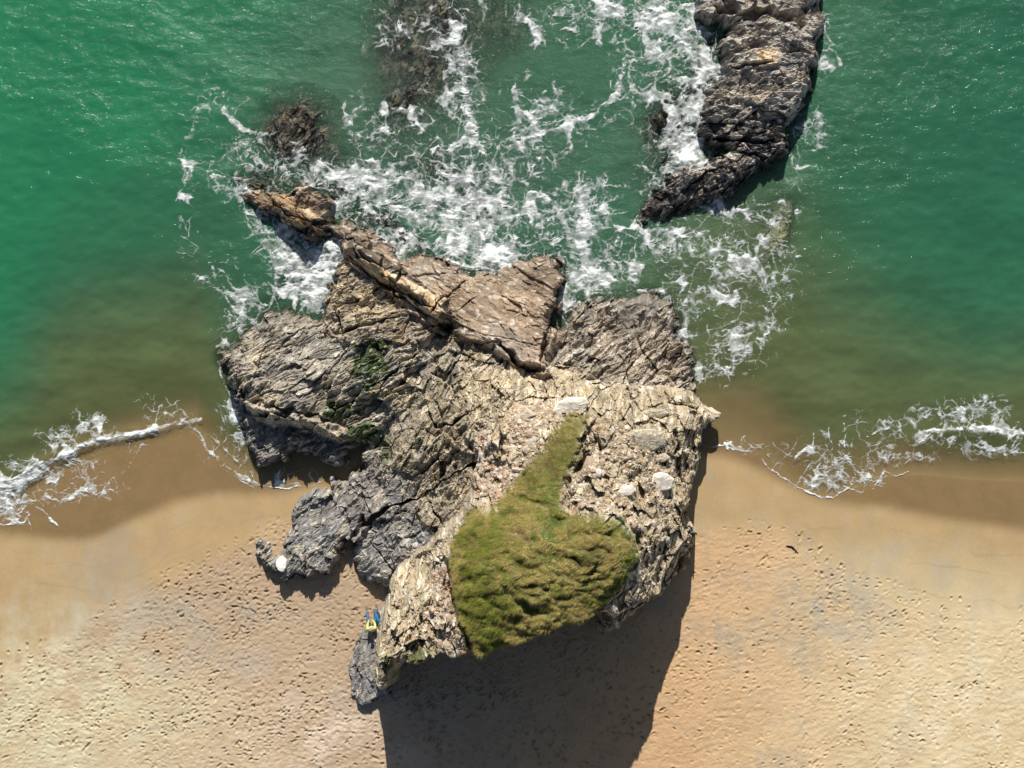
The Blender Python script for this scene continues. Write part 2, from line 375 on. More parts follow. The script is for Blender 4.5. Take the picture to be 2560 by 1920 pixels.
mass('sea_stack', [(1180,945),(1300,945),(1400,950),(1560,965),(1700,975),(1738,985),(1770,1008),(1790,1030),(1795,1058),(1765,1082,2),(1764,1120,2),(1754,1180,2),(1746,1220,2.5),(1736,1270,3),(1726,1320,4),(1714,1352,5),(1682,1392,5),(1652,1440,4.5),(1640,1466,4),(1600,1486,5),(1545,1530,7),(1498,1560,8),(1404,1592,8.6),(1350,1612,8.8),(1262,1636,8.8),(1201,1646,8),(1160,1638,5),(1122,1644,5),(1105,1640,5),(1066,1654,4.5),(1043,1664,4.5),(1015,1660,4.2),(992,1692,3.6),(988,1724,3.3),(972,1728,3),(960,1708,3),(954,1668,3.2),(958,1629,2.5),(972,1562),(988,1472),(1005,1410),(1058,1372),(1100,1330),(1165,1270),(1190,1220),(1205,1130),(1170,1040)],
     [(1200,970,3.0),(1350,970,3.1),(1550,985,3.2),(1700,1000,2.8),(1250,1040,4.6),(1400,1010,4.4),(1560,1040,4.9),(1700,1050,4.0),(1775,1050,2.3),
      (1250,1120,5.2),(1210,1200,5.1),(1340,1100,5.8),(1450,1080,6.6),(1540,1100,5.9),(1660,1120,5.3),(1720,1150,3.6),(1280,1200,6.0),(1400,1170,7.0),(1440,1250,7.6),(1560,1200,6.8),(1700,1230,4.6),
      (1180,1290,6.2),(1250,1300,8.0),(1350,1300,8.6),(1480,1300,8.4),(1600,1300,7.6),(1680,1330,5.6),(1640,1390,6.2),(1130,1400,6.6),(1200,1400,8.6),(1350,1400,9.2),(1500,1400,8.9),(1590,1390,8.6),
      (1130,1470,6.6),(1160,1550,7.4),(1200,1500,8.8),(1350,1520,9.0),(1470,1490,8.7),(1200,1600,8.4),(1300,1590,8.6),(1120,1330,4.8),(1050,1400,3.2),(1000,1480,3.8),(985,1560,4.9),(978,1640,5.6),(975,1700,5.0),(1040,1620,5.4),(1040,1520,5.0),(1080,1450,4.6),(1100,1580,5.8),(1050,1460,4.2)],
     w=1.15, ang=80, st=1.6, amp=0.42, style='cream', zo=1.0)
mass('lower_cliff', [(1700,1290),(1728,1330),(1708,1385),(1672,1435),(1652,1470),(1606,1494),(1560,1538),(1500,1568),(1490,1480),(1600,1390)],
     [(1690,1340,3.6),(1640,1420,3.3),(1600,1460,3.2),(1530,1520,3.4)], w=0.8, ang=70, st=1.4, amp=0.4, style='mixed')
mass('east_reef', [(1735,-160),(1746,0),(1731,22),(1753,47),(1805,66),(1812,88),(1801,127),(1793,181),(1787,235),(1757,253),(1749,282),(1753,325),(1746,358),(1775,370),(1861,380),(1916,392),(1952,394),(1974,362),(1965,320),(1983,289),(2006,262),(2018,217),(2031,188),(2040,101),(2048,65),(2040,0),(2060,-160)],
     [(1780,20,0.78),(1850,60,1.72),(1950,60,2.03),(2030,60,1.25),(1850,150,1.48),(1950,150,2.11),(2020,150,1.25),(1830,230,1.17),(1930,230,1.95),(1790,290,1.01),(1880,300,1.48),(1960,290,1.25),(1780,345,0.78),(1880,360,1.09),(1950,370,0.94),(1900,10,1.40),(1850,-80,1.40),(1950,-100,1.72)],
     w=0.42, ang=4, st=1.9, amp=0.25, style='reef')
mass('reef_tail', [(1780,385),(1753,423),(1715,432),(1681,430),(1652,463),(1619,506),(1583,548),(1592,562),(1655,550),(1688,528),(1753,513),(1825,488),(1880,436),(1925,418),(1930,388),(1860,375)],
     [(1620,530,0.35),(1680,480,0.6),(1750,470,0.75),(1830,430,0.8),(1890,410,0.8)], w=0.5, ang=35, st=2.0, amp=0.36, style='reef')
# rocks awash or under water
mass('weedy_shoal', [(668,262),(690,240),(720,250),(745,236),(800,246),(835,280),(840,340),(880,370),(870,420),(810,430),(760,418),(720,415),(680,398),(665,360),(668,310)],
     [(700,290,-0.06),(740,330,0.04),(770,280,-0.06),(760,380,0.0),(690,370,-0.08),(830,330,-.2),(840,400,-.18)], w=0.8, ang=55, st=1.6, amp=0.24, style='weed', base=-0.5)
mass('sunken_reef', [(925,-80),(920,100),(930,230),(950,330),(1000,360),(1060,330),(1120,300),(1160,200),(1230,150),(1300,100),(1300,-80)],
     [(990,60,-0.14),(1040,160,-0.12),(1000,250,-0.16),(1100,100,-0.22),(1100,220,-0.3),(1230,40,-.3),(980,330,-.4),(1200,100,-.35)], w=1.5, ang=60, st=1.5, amp=0.2, style='weed', base=-0.7)
mass('wash_rocks', [(1790,60),(1740,110),(1700,210),(1620,240),(1590,330),(1620,430),(1590,530),(1680,450),(1770,390),(1780,300),(1810,240),(1815,130)],
     [(1760,140,-0.1),(1740,230,-0.06),(1660,300,-0.16),(1720,330,-0.08),(1660,400,-0.18),(1640,470,-0.22)], w=1.0, ang=60, st=1.6, amp=0.32, style='weed', base=-0.9)
mass('north_ledge', [(560,440),(590,415),(640,400),(700,412),(830,430),(900,460),(1000,540),(1100,620),(1060,660),(960,630),(850,590),(760,520),(600,500)],
     [(590,450,-0.15),(700,450,-0.12),(850,490,-0.12),(1000,600,-0.1),(900,530,-.1)], w=0.8, ang=-30, st=1.8, amp=0.3, style='weed', base=-1.0)
mass('pale_sunken_slab', [(1960,470),(2000,495),(1998,560),(1970,605),(1945,650),(1895,660),(1880,600),(1915,560),(1890,520),(1925,480)],
     [(1950,540,-0.36),(1930,600,-0.4),(1960,500,-0.42),(1910,640,-.42)], w=0.7, ang=50, st=1.5, amp=0.12, style='pale', base=-1.0)
mass('west_sunken_ledge', [(690,640),(740,600),(860,640),(870,690),(800,760),(740,770),(650,790),(560,870),(520,860),(600,780),(680,720)],
     [(740,680,-0.35),(640,770,-0.35),(560,850,-0.3)], w=1.0, ang=30, st=1.5, amp=0.25, style='weed', base=-1.2)
mass('centre_sunken_rocks', [(920,340),(1000,330),(1100,350),(1160,420),(1240,480),(1300,560),(1180,580),(1060,520),(980,440),(900,400)],
     [(980,380,-.5),(1080,420,-0.42),(1180,490,-0.4),(1230,550,-.45)], w=1.6, ang=30, st=1.5, amp=0.3, style='weed', base=-1.1)

CRACKS = [ # lines of photograph pixels at a height, width m, depth m
    ([(1413,700),(1398,750),(1380,800),(1362,860),(1352,915)], 1.5, 0.16, 1.2),
    ([(1245,857),(1262,874),(1285,900),(1320,922),(1352,925)], 2.0, 0.22, 1.3),
    ([(1165,700),(1140,722),(1110,745),(1092,770),(1085,785)], 1.8, 0.07, 0.5),
    ([(866,634),(905,672),(960,715),(1010,748),(1060,786),(1110,812)], 1.8, 0.07, 0.5),
    ([(975,705),(985,735),(978,752)], 2.0, 0.08, 0.5),
    ([(1060,1237),(1020,1254),(978,1264),(938,1290),(900,1322),(876,1346),(853,1376)], 1.3, 0.15, 1.2),
    ([(1200,1150),(1150,1175),(1100,1210),(1060,1240)], 2.6, 0.09, 0.7),
    ([(1070,1250),(1085,1280),(1108,1310)], 2.5, 0.07, 0.6),
    ([(1070,1230),(1040,1285),(1020,1330)], 1.8, 0.05, 0.3),
    ([(840,835),(900,815),(960,800),(1000,790)], 1.8, 0.13, 0.6),
    ([(835,770),(850,810),(850,835)], 1.3, 0.12, 0.6),
    ([(830,960),(790,1000),(840,905),(880,860)], 2.0, 0.05, 0.3),
    ([(1060,1010),(1090,1070),(1130,1060),(1170,1035)], 3.0, 0.12, 0.5),
    ([(1080,930),(1110,950),(1140,905)], 2.5, 0.12, 0.6),
    ([(1040,885),(1030,910),(980,930),(940,985)], 2.2, 0.08, 0.5),
    ([(1800,-60),(1815,5),(1870,28),(1930,26),(1975,45),(2000,50),(2018,20)], 2.0, 0.45, 1.7),
    ([(1753,47),(1800,62),(1840,82)], 1.4, 0.16, 0.8),
    ([(1795,150),(1840,162),(1880,157),(1935,155)], 2.0, 0.12, 0.6),
    ([(1740,372),(1800,372),(1865,382),(1920,393)], 1.0, 0.18, 0.8),
    ([(1755,340),(1830,345),(1900,352),(1950,350)], 1.2, 0.14, 0.7),
    ([(1655,870),(1675,840),(1690,825),(1640,915)], 1.0, 0.06, 0.4),
    ([(1583,760),(1590,830),(1610,890),(1640,920)], 1.2, 0.09, 0.5),
    ([(1130,790),(1160,760),(1190,740)], 2.0, 0.04, 0.2),
    ([(1270,750),(1295,765),(1320,800)], 2.0, 0.10, 0.4),
    ([(870,1020),(900,980),(950,950),(1010,930)], 2.0, 0.05, 0.35),
    ([(650,900),(700,870),(760,850),(800,830)], 1.6, 0.05, 0.25),
    ([(640,1010),(700,1020),(760,1035),(820,1050),(870,1072)], 1.8, 0.25, 0.8),
    ([(1690,1075),(1700,1110),(1690,1140)], 5.0, 0.12, 0.7),
    ([(1488,1060),(1468,1090),(1462,1150),(1440,1180)], 6.3, 0.20, 1.1),
    ([(1180,1110),(1185,1170),(1200,1240)], 4.2, 0.12, 0.8),
    ([(1110,1410),(1118,1470),(1140,1530),(1165,1585),(1185,1640)], 7.0, 0.32, 1.3),
]
GRASS = poly([(1172,1284),(1223,1277),(1266,1237),(1295,1201),(1324,1165),(1353,1129),(1375,1100),(1389,1074),(1415,1041),(1444,1030),(1483,1041),(1487,1066),(1465,1088),(1461,1147),(1433,1176),(1420,1210),(1411,1263),(1430,1285),(1480,1281),(1548,1302),(1602,1338),(1604,1375),(1590,1412),(1570,1450),(1545,1478),(1512,1520),(1466,1558),(1418,1592),(1356,1620),(1265,1645),(1237,1655),(1196,1648),(1178,1610),(1160,1570),(1132,1508),(1118,1461),(1113,1407),(1129,1367),(1150,1325)], 8.2)
RUBBLE = poly([(1180,1130),(1200,1080),(1230,1040),(1270,1010),(1320,1000),(1400,1020),(1420,1050),(1390,1090),(1350,1130),(1290,1210),(1240,1260),(1180,1270),(1190,1200)], 5.6)
RUBBLE2 = poly([(1480,1060),(1520,1040),(1620,1060),(1690,1120),(1700,1200),(1700,1300),(1690,1350),(1650,1400),(1615,1380),(1600,1330),(1540,1295),(1450,1280),(1420,1240),(1440,1190),(1470,1150)], 6.6)
RUBBLE3 = poly([(1080,1440),(1118,1410),(1125,1480),(1150,1560),(1130,1610),(1080,1600),(1060,1540)], 5.5)

STEP = 0.033
gx = np.arange(P(500, 0)[0], P(2080, 0)[0], STEP); gy = np.arange(P(0, 1760)[1], P(0, -130)[1], STEP)
RX, RY = np.meshgrid(gx, gy)
ny_, nx_ = RX.shape
BED = sand_z(RX, RY)
RZ = BED - 0.35                                    # nothing where only sand
LAB = np.full(RX.shape, -1, np.int16)
COL = np.zeros(RX.shape + (3,)); WET = np.zeros(RX.shape); 
def facets(x, y, size, ang, st, seed, slope=0.6):
    c, s = math.cos(math.radians(ang)), math.sin(math.radians(ang))
    a = (x * c + y * s) / (size * st); b = (-x * s + y * c) / size
    f1, f2, r, ox, oy = voro(a, b, seed)
    r2 = (r * 37.7) % 1; r3 = (r * 91.3) % 1
    return (r - 0.5) + slope * ((r2 - 0.5) * ox * 2 + (r3 - 0.35) * oy * 2), f2 - f1, r
def rock_detail(x, y, ang, st, amp, seed, blocky=1.0):
    wx = x + 0.22 * fbm(x * 0.6, y * 0.6, seed + 1, 3) + 0.03 * noise(x * 4, y * 4, seed + 9)
    wy = y + 0.22 * fbm(x * 0.6, y * 0.6, seed + 2, 3) + 0.03 * noise(x * 4, y * 4, seed + 19)
    c, s = math.cos(math.radians(ang)), math.sin(math.radians(ang))
    a = wx * c + wy * s; b = -wx * s + wy * c
    z = fbm(x * 0.45, y * 0.45, seed + 3, 3) * 0.9
    h, e, r = facets(wx, wy, 1.7, ang, st, seed + 4, .7); z = z + 1.05 * h - 0.8 * (1 - sst(0.0, 0.04, e)) * (r > 0.5)
    rough = 0.65 + 0.9 * sst(-.3, .4, fbm(x * .5, y * .5, seed + 21, 3))
    h, e, r2 = facets(wx, wy, 0.62, ang + 14, st * 0.8, seed + 5, 1.3); z = z + 0.72 * h * blocky * rough - 0.3 * (1 - sst(0, 0.07, e)) * (r2 > 0.6)
    h, e, r3 = facets(wx, wy, 0.24, ang - 8, st, seed + 6, 1.4); z = z + 0.34 * h * blocky * rough
    h, e, r4 = facets(wx, wy, 0.11, ang + 25, 1.5, seed + 16, 1.1); z = z + 0.12 * h * blocky * rough
    # foliation ledges
    t = b * 1.5 + 1.2 * fbm(a * 0.35, b * 0.9, seed + 7, 3)
    saw = t - np.floor(t); z = z + 0.45 * (saw - 0.5) * sst(-0.3, 0.4, fbm(x * 0.3, y * 0.3, seed + 12, 2))
    t = b * 4.6 + 1.5 * fbm(a * 0.8, b * 2.0, seed + 8, 3)
    saw = t - np.floor(t); z = z + 0.20 * (saw - 0.5)
    z = z + 0.14 * (ridge(a * 0.6, b * 3.0, seed + 10, 4) - 0.5)
    z = z + 0.08 * fbm(a * 5, b * 9, seed + 11, 3)
    return z * amp, a, b, r, r2, r3, r4
PALE = C3(.56,.47,.32)
def turf_f(x, y):
    '''wind-combed tussocks: long low billows with hollows between them'''
    u_ = x + .5 * fbm(x * .7, y * .7, 91, 2); v_ = y + .35 * fbm(x * .8, y * .8, 92, 2) + .18 * x
    k = sst(-3.5, -5.5, y)
    a_ = 1 - np.abs(fbm(u_ * .75, v_ * 1.7, 81, 2)) * 3.2
    b_ = fbm(u_ * 1.7, v_ * 4.0, 82, 3)
    return .10 + (.17 * a_ + .18 * b_) * (.35 + .65 * k) * (.45 + 1.0 * sst(-.35, .35, fbm(x * .45, y * .45, 84, 2))) + .08 * fbm(x * 2.6, y * 2.6, 85, 3)
# how far each point is inside the joined outline of all the dry rocks
UM = np.zeros(RX.shape, bool); DI = {}
for mi, m in enumerate(MASS):
    pl = m['outline']; pad = 1.4
    i0, i1 = np.searchsorted(gx, [pl[:,0].min() - pad, pl[:,0].max() + pad]); j0, j1 = np.searchsorted(gy, [pl[:,1].min() - pad, pl[:,1].max() + pad])
    sl_ = (slice(j0, j1), slice(i0, i1)); X = RX[sl_]; Y = RY[sl_]
    small = 0.6 if m['name'] == 'sea_stack' else 0.45 if m['name'] in ('dike_island', 'dike_boulder', 'seat_rock') else .8 if m['name'] == 'ochre_dike' else 1.0
    e = 0.22 * fbm(X * 0.8, Y * 0.8, 100 + mi, 4) + 0.26 * (voro(X * 1.5, Y * 1.5, 200 + mi)[2] - 0.5) + 0.12 * (voro(X * 3.7, Y * 3.7, 230 + mi)[2] - 0.5)
    d = sdf(pl, X, Y) + e * small + (0.13 if m.get('base') is None and m['name'] != 'sea_stack' else 0.0)
    DI[mi] = (sl_, d)
    if m.get('base') is None: UM[sl_] |= d > 0
h2 = UM[::2, ::2]; UD = np.where(h2, 9.0, 0.0); q_ = STEP * 2
for it in range(22):
    a_ = UD.copy()
    a_[1:] = np.minimum(a_[1:], UD[:-1] + q_); a_[:-1] = np.minimum(a_[:-1], UD[1:] + q_); a_[:, 1:] = np.minimum(a_[:, 1:], UD[:, :-1] + q_); a_[:, :-1] = np.minimum(a_[:, :-1], UD[:, 1:] + q_)
    b_ = q_ * 1.41
    a_[1:, 1:] = np.minimum(a_[1:, 1:], UD[:-1, :-1] + b_); a_[:-1, :-1] = np.minimum(a_[:-1, :-1], UD[1:, 1:] + b_); a_[1:, :-1] = np.minimum(a_[1:, :-1], UD[:-1, 1:] + b_); a_[:-1, 1:] = np.minimum(a_[:-1, 1:], UD[1:, :-1] + b_)
    UD = a_
UD = np.repeat(np.repeat(UD, 2, 0), 2, 1)[:RX.shape[0], :RX.shape[1]]
for it in range(2):
    UD[1:-1, 1:-1] = (UD[1:-1, 1:-1] * 2 + UD[:-2, 1:-1] + UD[2:, 1:-1] + UD[1:-1, :-2] + UD[1:-1, 2:]) / 6
for mi, m in enumerate(MASS):
    sl_, d = DI[mi]; X = RX[sl_]; Y = RY[sl_]
    sub = d > -0.6
    x = X[sub]; y = Y[sub]; d = d[sub]; ud = UD[sl_][sub]
    if len(x) == 0: continue
    base = m.get('base', None)
    bed = BED[sl_][sub]
    b0 = np.maximum(bed - 0.3, -0.45) if base is None else np.full(x.shape, base)
    top = np.maximum(tps(m['pts'], x, y), b0 + 0.35)
    st_ = m['style']
    det, a, b, r, r2, r3, r4 = rock_detail(x, y, m['ang'], m['st'], m['amp'], 1000 + mi * 50)
    f = fbm(x * 0.8, y * 0.8, 3000 + mi, 4); g = fbm(x * 2.5, y * 2.5, 3100 + mi, 4); big = fbm(x * 0.28, y * 0.28, 3200 + mi, 3)
    lines = fbm(a * 0.9, b * 5.0, 3300 + mi, 4)
    tn = sst(-0.05, 0.35, f + 0.5 * lines)
    wet = np.zeros(x.shape); gmask = np.zeros(x.shape)
    if st_ == 'cream':
        gd = sdf(GRASS, x, y)
        gmask = sst(-0.1, 0.3, gd + 0.35 * g + .2 * f - .05)
        rm = np.maximum.reduce([sst(-0.15, 0.3, sdf(q, x, y) + 0.3 * f) for q in (RUBBLE, RUBBLE2, RUBBLE3)]) * (1 - gmask)
        ledge = sst(-.02, .14, fbm(x * .75, y * 1.1, 640, 3) + .20 - .22 * sst(1.6, 3.4, x)); rm = rm * (.12 + .88 * ledge)
        h, e_, rr = facets(x, y, 0.16, 10, 1.3, 77, 0.8)
        h2, e2, rr2 = facets(x, y, 0.075, 40, 1.3, 78, 0.8)
        rubble = 0.09 * h + 0.05 * h2 + 0.16 * fbm(x * 0.9, y * 0.9, 79, 3)
        det = det * (1 - rm) + rubble * rm
        tus = fbm(x * 0.9 + 0.5 * fbm(x, y, 91, 2), y * 2.2, 80, 3)
        turf = turf_f(x, y)
        det = det * (1 - gmask) + turf * gmask
        # steep top edge, shallower skirts
        south = sst(-6.5, -8.5, y) * sst(-5.5, -4.4, x)
        t = np.clip(ud / (m['w'] * (0.75 + 0.5 * sst(-1, 1, big * 3)) * (1 - .6 * south)), 0, 1)
    elif base is None:
        wide = m['w'] * (1 + 0.9 * sst(-3.5, 0.5, y))          # long wave-worn skirts on the sea side
        brk = facets(x, y, .55, m['ang'], 1.4, 5100 + mi, .3)[0] + .6 * facets(x, y, .22, m['ang'] + 20, 1.3, 5200 + mi, .3)[0]; t = np.clip((ud + .32 * brk * sst(0, .15, ud)) / (wide * .85), 0, 1)
    else:
        t = np.clip(d / m['w'], 0, 1)
    prof = 1 - (1 - t) ** (2.6 if st_ != 'cream' else 3.0)
    if base is None: prof = prof - np.where(d < 0, (7.0 if st_ == 'cream' else 2.6) * -d, 0) / np.maximum(top - b0, 0.6)
    else: prof = np.where(d < 0, 1.4 * d, prof)
    z = b0 + (top - b0) * prof + det * sst(-0.12, 0.25, d) * ((0.75 if st_ == 'cream' else 0.6) + (.25 if st_ == 'cream' else .4) * sst(0, .5, ud if base is None else d))
    for ln, zc, cw, cd in CRACKS:
        q, al = pline([P(u, v, zc) for u, v in ln], x + 0.10 * noise(x * 2.3, y * 2.3, 55) + 0.04 * noise(x * 8, y * 8, 56), y + 0.10 * noise(x * 2.3 + 9, y * 2.3, 57))
        tap = np.clip(np.minimum(al, 1 - al) * 5 + 0.35, 0, 1)
        if m.get('base') is None:
            cv_ = cw * (0.35 + 0.9 * sst(-.45, .45, noise(x * 1.7, y * 1.7, 58 + int(zc * 10)))); z = z - cd * tap * (1 - sst(cv_ * 0.3, cv_, q)) * (.55 + .45 * sst(-.3, .3, noise(x * .9, y * .9, 59)))
    lift = 0.0
    # ---- colours of the stone itself
    grey = C3(.235,.235,.24); dark = C3(.085,.085,.09); tan = C3(.40,.32,.20); brown = C3(.30,.215,.14); olive = C3(.10,.11,.035); green = C3(.05,.09,.02)
    speck = (r3 > 0.83)
    if st_ == 'slate':
        c = mixc(C3(.30,.28,.24), C3(.48,.40,.27), sst(-.2, .3, f + .5 * lines) * (0.45 + 0.55 * sst(-0.25, 0.25, big + 0.05 * (x + 8)))); c = mixc(c, dark, sst(0.05, 0.4, -f + 0.3 * lines - 0.1) * 0.55)
        c = mixc(c, PALE, sst(0.15, 0.5, lines + g * 0.4) * 0.4)
    elif st_ == 'darkslate':
        c = mixc(C3(.18,.185,.195), C3(.29,.265,.22), tn * .6); c = mixc(c, dark, sst(0.0, 0.35, -f) * 0.7)
    elif st_ == 'brownslate':
        c = mixc(C3(.28,.225,.155), tan, tn); c = mixc(c, dark, sst(0.1, 0.35, -f + lines * .2) * 0.6)
    elif st_ == 'ochre':
        c = mixc(C3(.40,.28,.155), C3(.26,.18,.11), tn); c = mixc(c, C3(.50,.40,.27), (r3 > .7) * 0.7); c = mixc(c, C3(.05,.045,.04), ((r2 < .26)) * 0.8)
    elif st_ == 'brown':
        c = mixc(C3(.29,.21,.14), C3(.225,.165,.115), tn); c = mixc(c, C3(.40,.34,.26), sst(0.1, 0.5, lines) * 0.5); c = mixc(c, C3(.33,.33,.32), sst(0.1,.4, big) * 0.3)
    elif st_ == 'eastslate':
        k = sst(*[P(0, 0)[0] + q for q in (2.0, 8.0)], x + 1.2 * big) 
        c = mixc(C3(.38,.29,.19), C3(.38,.325,.26), k); c = mixc(c, C3(.20,.21,.10), sst(0.1, .4, g + lines*.4) * .35 * (1 - k)); c = mixc(c, dark, sst(0.1, 0.45, -f) * 0.5); c = mixc(c, C3(.52,.50,.46), sst(.2, .5, lines + .3 * g) * .45)
    elif st_ == 'greyslate':
        c = mixc(C3(.195,.20,.205), C3(.33,.30,.245), tn * .9); c = mixc(c, PALE, sst(0.2, 0.5, lines) * .35); c = mixc(c, C3(.12,.12,.13), sst(.1, .4, -f) * .5)
    elif st_ == 'mixed':
        k = sst(-0.35, 0.35, (x + 2.6) * 0.25 - (y + 3.3) * 0.06 + big)
        c = mixc(C3(.33,.28,.195), C3(.48,.395,.26), k); c = mixc(c, C3(.27,.265,.26), sst(0.1, .45, f) * .45); c = mixc(c, PALE, sst(.1, .45, lines + .4 * g) * .5); c = mixc(c, C3(.07,.06,.05), (r2 < .12) * .5)
    elif st_ == 'cream':
        c = mixc(C3(.42,.345,.235), C3(.30,.245,.17), tn * .8); c = mixc(c, C3(.60,.545,.45), sst(.1, .45, lines + .4 * g) * .7)
        c = mixc(c, C3(.47,.27,.13), sst(.25, .5, f) * .45); c = mixc(c, C3(.25,.24,.23), sst(.15, .4, -g - .2 * f) * .45)
        c = mixc(c, C3(.28,.26,.10), sst(.2, .5, fbm(x * 1.4, y * 1.4, 411, 4)) * .45)
        pk = sst(-.2, .2, fbm(x * .5, y * .5, 412, 3) - 0.12 * (x - 1.5))
        rc = mixc(C3(.36,.29,.19), C3(.40,.30,.22), pk); rc = mixc(rc, C3(.72,.66,.56), (rr > .72) * .7); rc = mixc(rc, C3(.20,.13,.10), (rr2 < .22) * .5)
        rc = mixc(rc, C3(.26,.19,.08), sst(.12, .4, g) * .6)
        c = mixc(c, rc, rm)
        gc = mixc(C3(.16,.135,.05), C3(.08,.10,.022), sst(-.2, .3, f)); c = mixc(c, gc, gmask)
    elif st_ == 'reef':
        lo = sst(P(0, 330)[1], P(0, 200)[1], y + 1.2 * big)      # bare and dry to the north, mussels and weed to the south
        c = mixc(C3(.37,.325,.27), C3(.27,.245,.21), tn); c = mixc(c, C3(.55,.52,.47), sst(.15, .45, lines + .2 * g) * .5)
        black = sst(-0.12, 0.1, g * .8 + f * .5 + 0.22 - 0.60 * lo - 0.25 * (det > 0.06)); c = mixc(c, C3(.028,.025,.026), black * .93)
        wl = sdf(poly([(1905,115),(1948,118),(1945,160),(1935,157),(1895,155)], 2.5), x, y)
        c = mixc(c, C3(.60,.47,.30), sst(-.1, .1, wl + .1 * lines)); wet = wet + black * .25 + (1 - lo) * .35
    elif st_ == 'weed':
        c = mixc(C3(.10,.085,.055), C3(.026,.024,.020), sst(-0.28, 0.05, g + .4 * f)); c = mixc(c, C3(.17,.15,.10), (r3 > .8) * .5); wet = wet + .5
    elif st_ == 'pale':
        c = mixc(C3(.46,.42,.27), C3(.30,.28,.18), tn)
    if st_ in ('slate', 'darkslate', 'brownslate', 'brown', 'eastslate', 'greyslate', 'mixed'):
        common = mixc(C3(.40,.33,.235), C3(.30,.275,.24), sst(-.3, .3, fbm(x * .35, y * .35, 4100, 4) + .2 * fbm(x * 2, y * 2, 4101, 3)))
        c = mixc(c, common, .12 if st_ == 'brown' else .30)
    # seaweed and moss patches (where they grow)
    for (u, v, ru, rv, kc, kk) in [(925,910,60,70,green,.95),(930,985,70,40,green,.6),(850,1030,45,30,green,1.0),(900,1085,60,30,green,1.0),(960,1130,30,60,green,.6),(1125,835,50,25,olive,.6),(1115,890,30,40,green,.4),
                                   (1065,1500,40,80,olive,.0),(1065,1620,60,50,olive,.8),(985,1630,20,50,olive,.7),(950,870,40,40,olive,.8),(1100,970,30,60,green,.45),(1470,790,60,40,olive,.3),(1015,1150,60,80,olive,.35),(1690,1090,40,30,olive,.5),(1180,1480,10,60,olive,.4)]:
        px, py = P(u, v, 2.0); q = ((x - px) / (ru * S))**2 + ((y - py) / (rv * S))**2
        k = np.exp(-q * 1.2) * kk; k = sst(0.30, 0.5, k + 0.5 * g + 0.25 * lines - 0.08) * min(1, kk * 1.3)
        c = mixc(c, kc * 1.0, k * 0.85 * (1 - gmask))
    c = c * (1 + .34 * (r3 - .5) + .22 * (r2 - .5) + .36 * (r4 - .5))[..., None] * (1 + .40 * lines)[..., None]; c = mixc(c, C3(.60,.58,.53), ((r4 > .86) & (lines > -.1)) * .45 * (1 - gmask)) if st_ not in ('weed', 'pale') else c
    zz = z + 0.12 * fbm(x * 1.5, y * 1.5, 500, 3)
    if base is None:
        north = sst(-3.2, -0.5, y)
        wl = 1 - sst(0.25, 0.95, zz); wet = np.clip(wet + wl * north, 0, 1)
        band = (1 - sst(0.1, 0.7, zz)); c = c * (1 - 0.50 * band * north)[..., None]
        c = mixc(c, C3(.16,.13,.10), (sst(1.0, 1.9, 2.7 - zz) * 0.12 * north))
    old = RZ[sl_][sub]; win = (z > old) & (z > bed - 0.32)
    o = RZ[sl_]; tmp = o[sub]; tmp[win] = z[win]; o[sub] = tmp
    o = LAB[sl_]; tmp = o[sub]; tmp[win] = mi; o[sub] = tmp
    o = COL[sl_]; tmp = o[sub]; tmp[win] = c[win]; o[sub] = tmp
    o = WET[sl_]; tmp = o[sub]; tmp[win] = wet[win]; o[sub] = tmp
floor_ = 0.45 + 0.35 * fbm(RX * .9, RY * .9, 990, 4) + 0.12 * (voro(RX * 2.2, RY * 2.2, 991)[2]) + .012 * np.maximum(-RY, 0)
low_ = (UD > 0.35) & (RZ < floor_ * sst(.35, .8, UD) + (1 - sst(.35, .8, UD)) * RZ)
COL[low_ & (LAB < 0)] = (.20, .18, .15)
LAB[low_ & (LAB < 0)] = [i for i, m in enumerate(MASS) if m['name'] == 'centre_slope'][0]
RZ[low_] = (floor_ * sst(.35, .8, UD) + (1 - sst(.35, .8, UD)) * RZ)[low_]
print('rock field', time.time() - T0)
def ground(x, y):
    """height of rock or sand at points"""
    x = np.asarray(x, float); y = np.asarray(y, float)
    fi = np.clip((x - gx[0]) / STEP, 0, nx_ - 2); fj = np.clip((y - gy[0]) / STEP, 0, ny_ - 2)
    i = fi.astype(int); j = fj.astype(int); a = fi - i; b = fj - j
    z = (RZ[j, i] * (1 - a) + RZ[j, i+1] * a) * (1 - b) + (RZ[j+1, i] * (1 - a) + RZ[j+1, i+1] * a) * b
    inside = (x > gx[0]) & (x < gx[-1]) & (y > gy[0]) & (y < gy[-1])
    return np.maximum(np.where(inside, z, -99), sand_z(x, y))

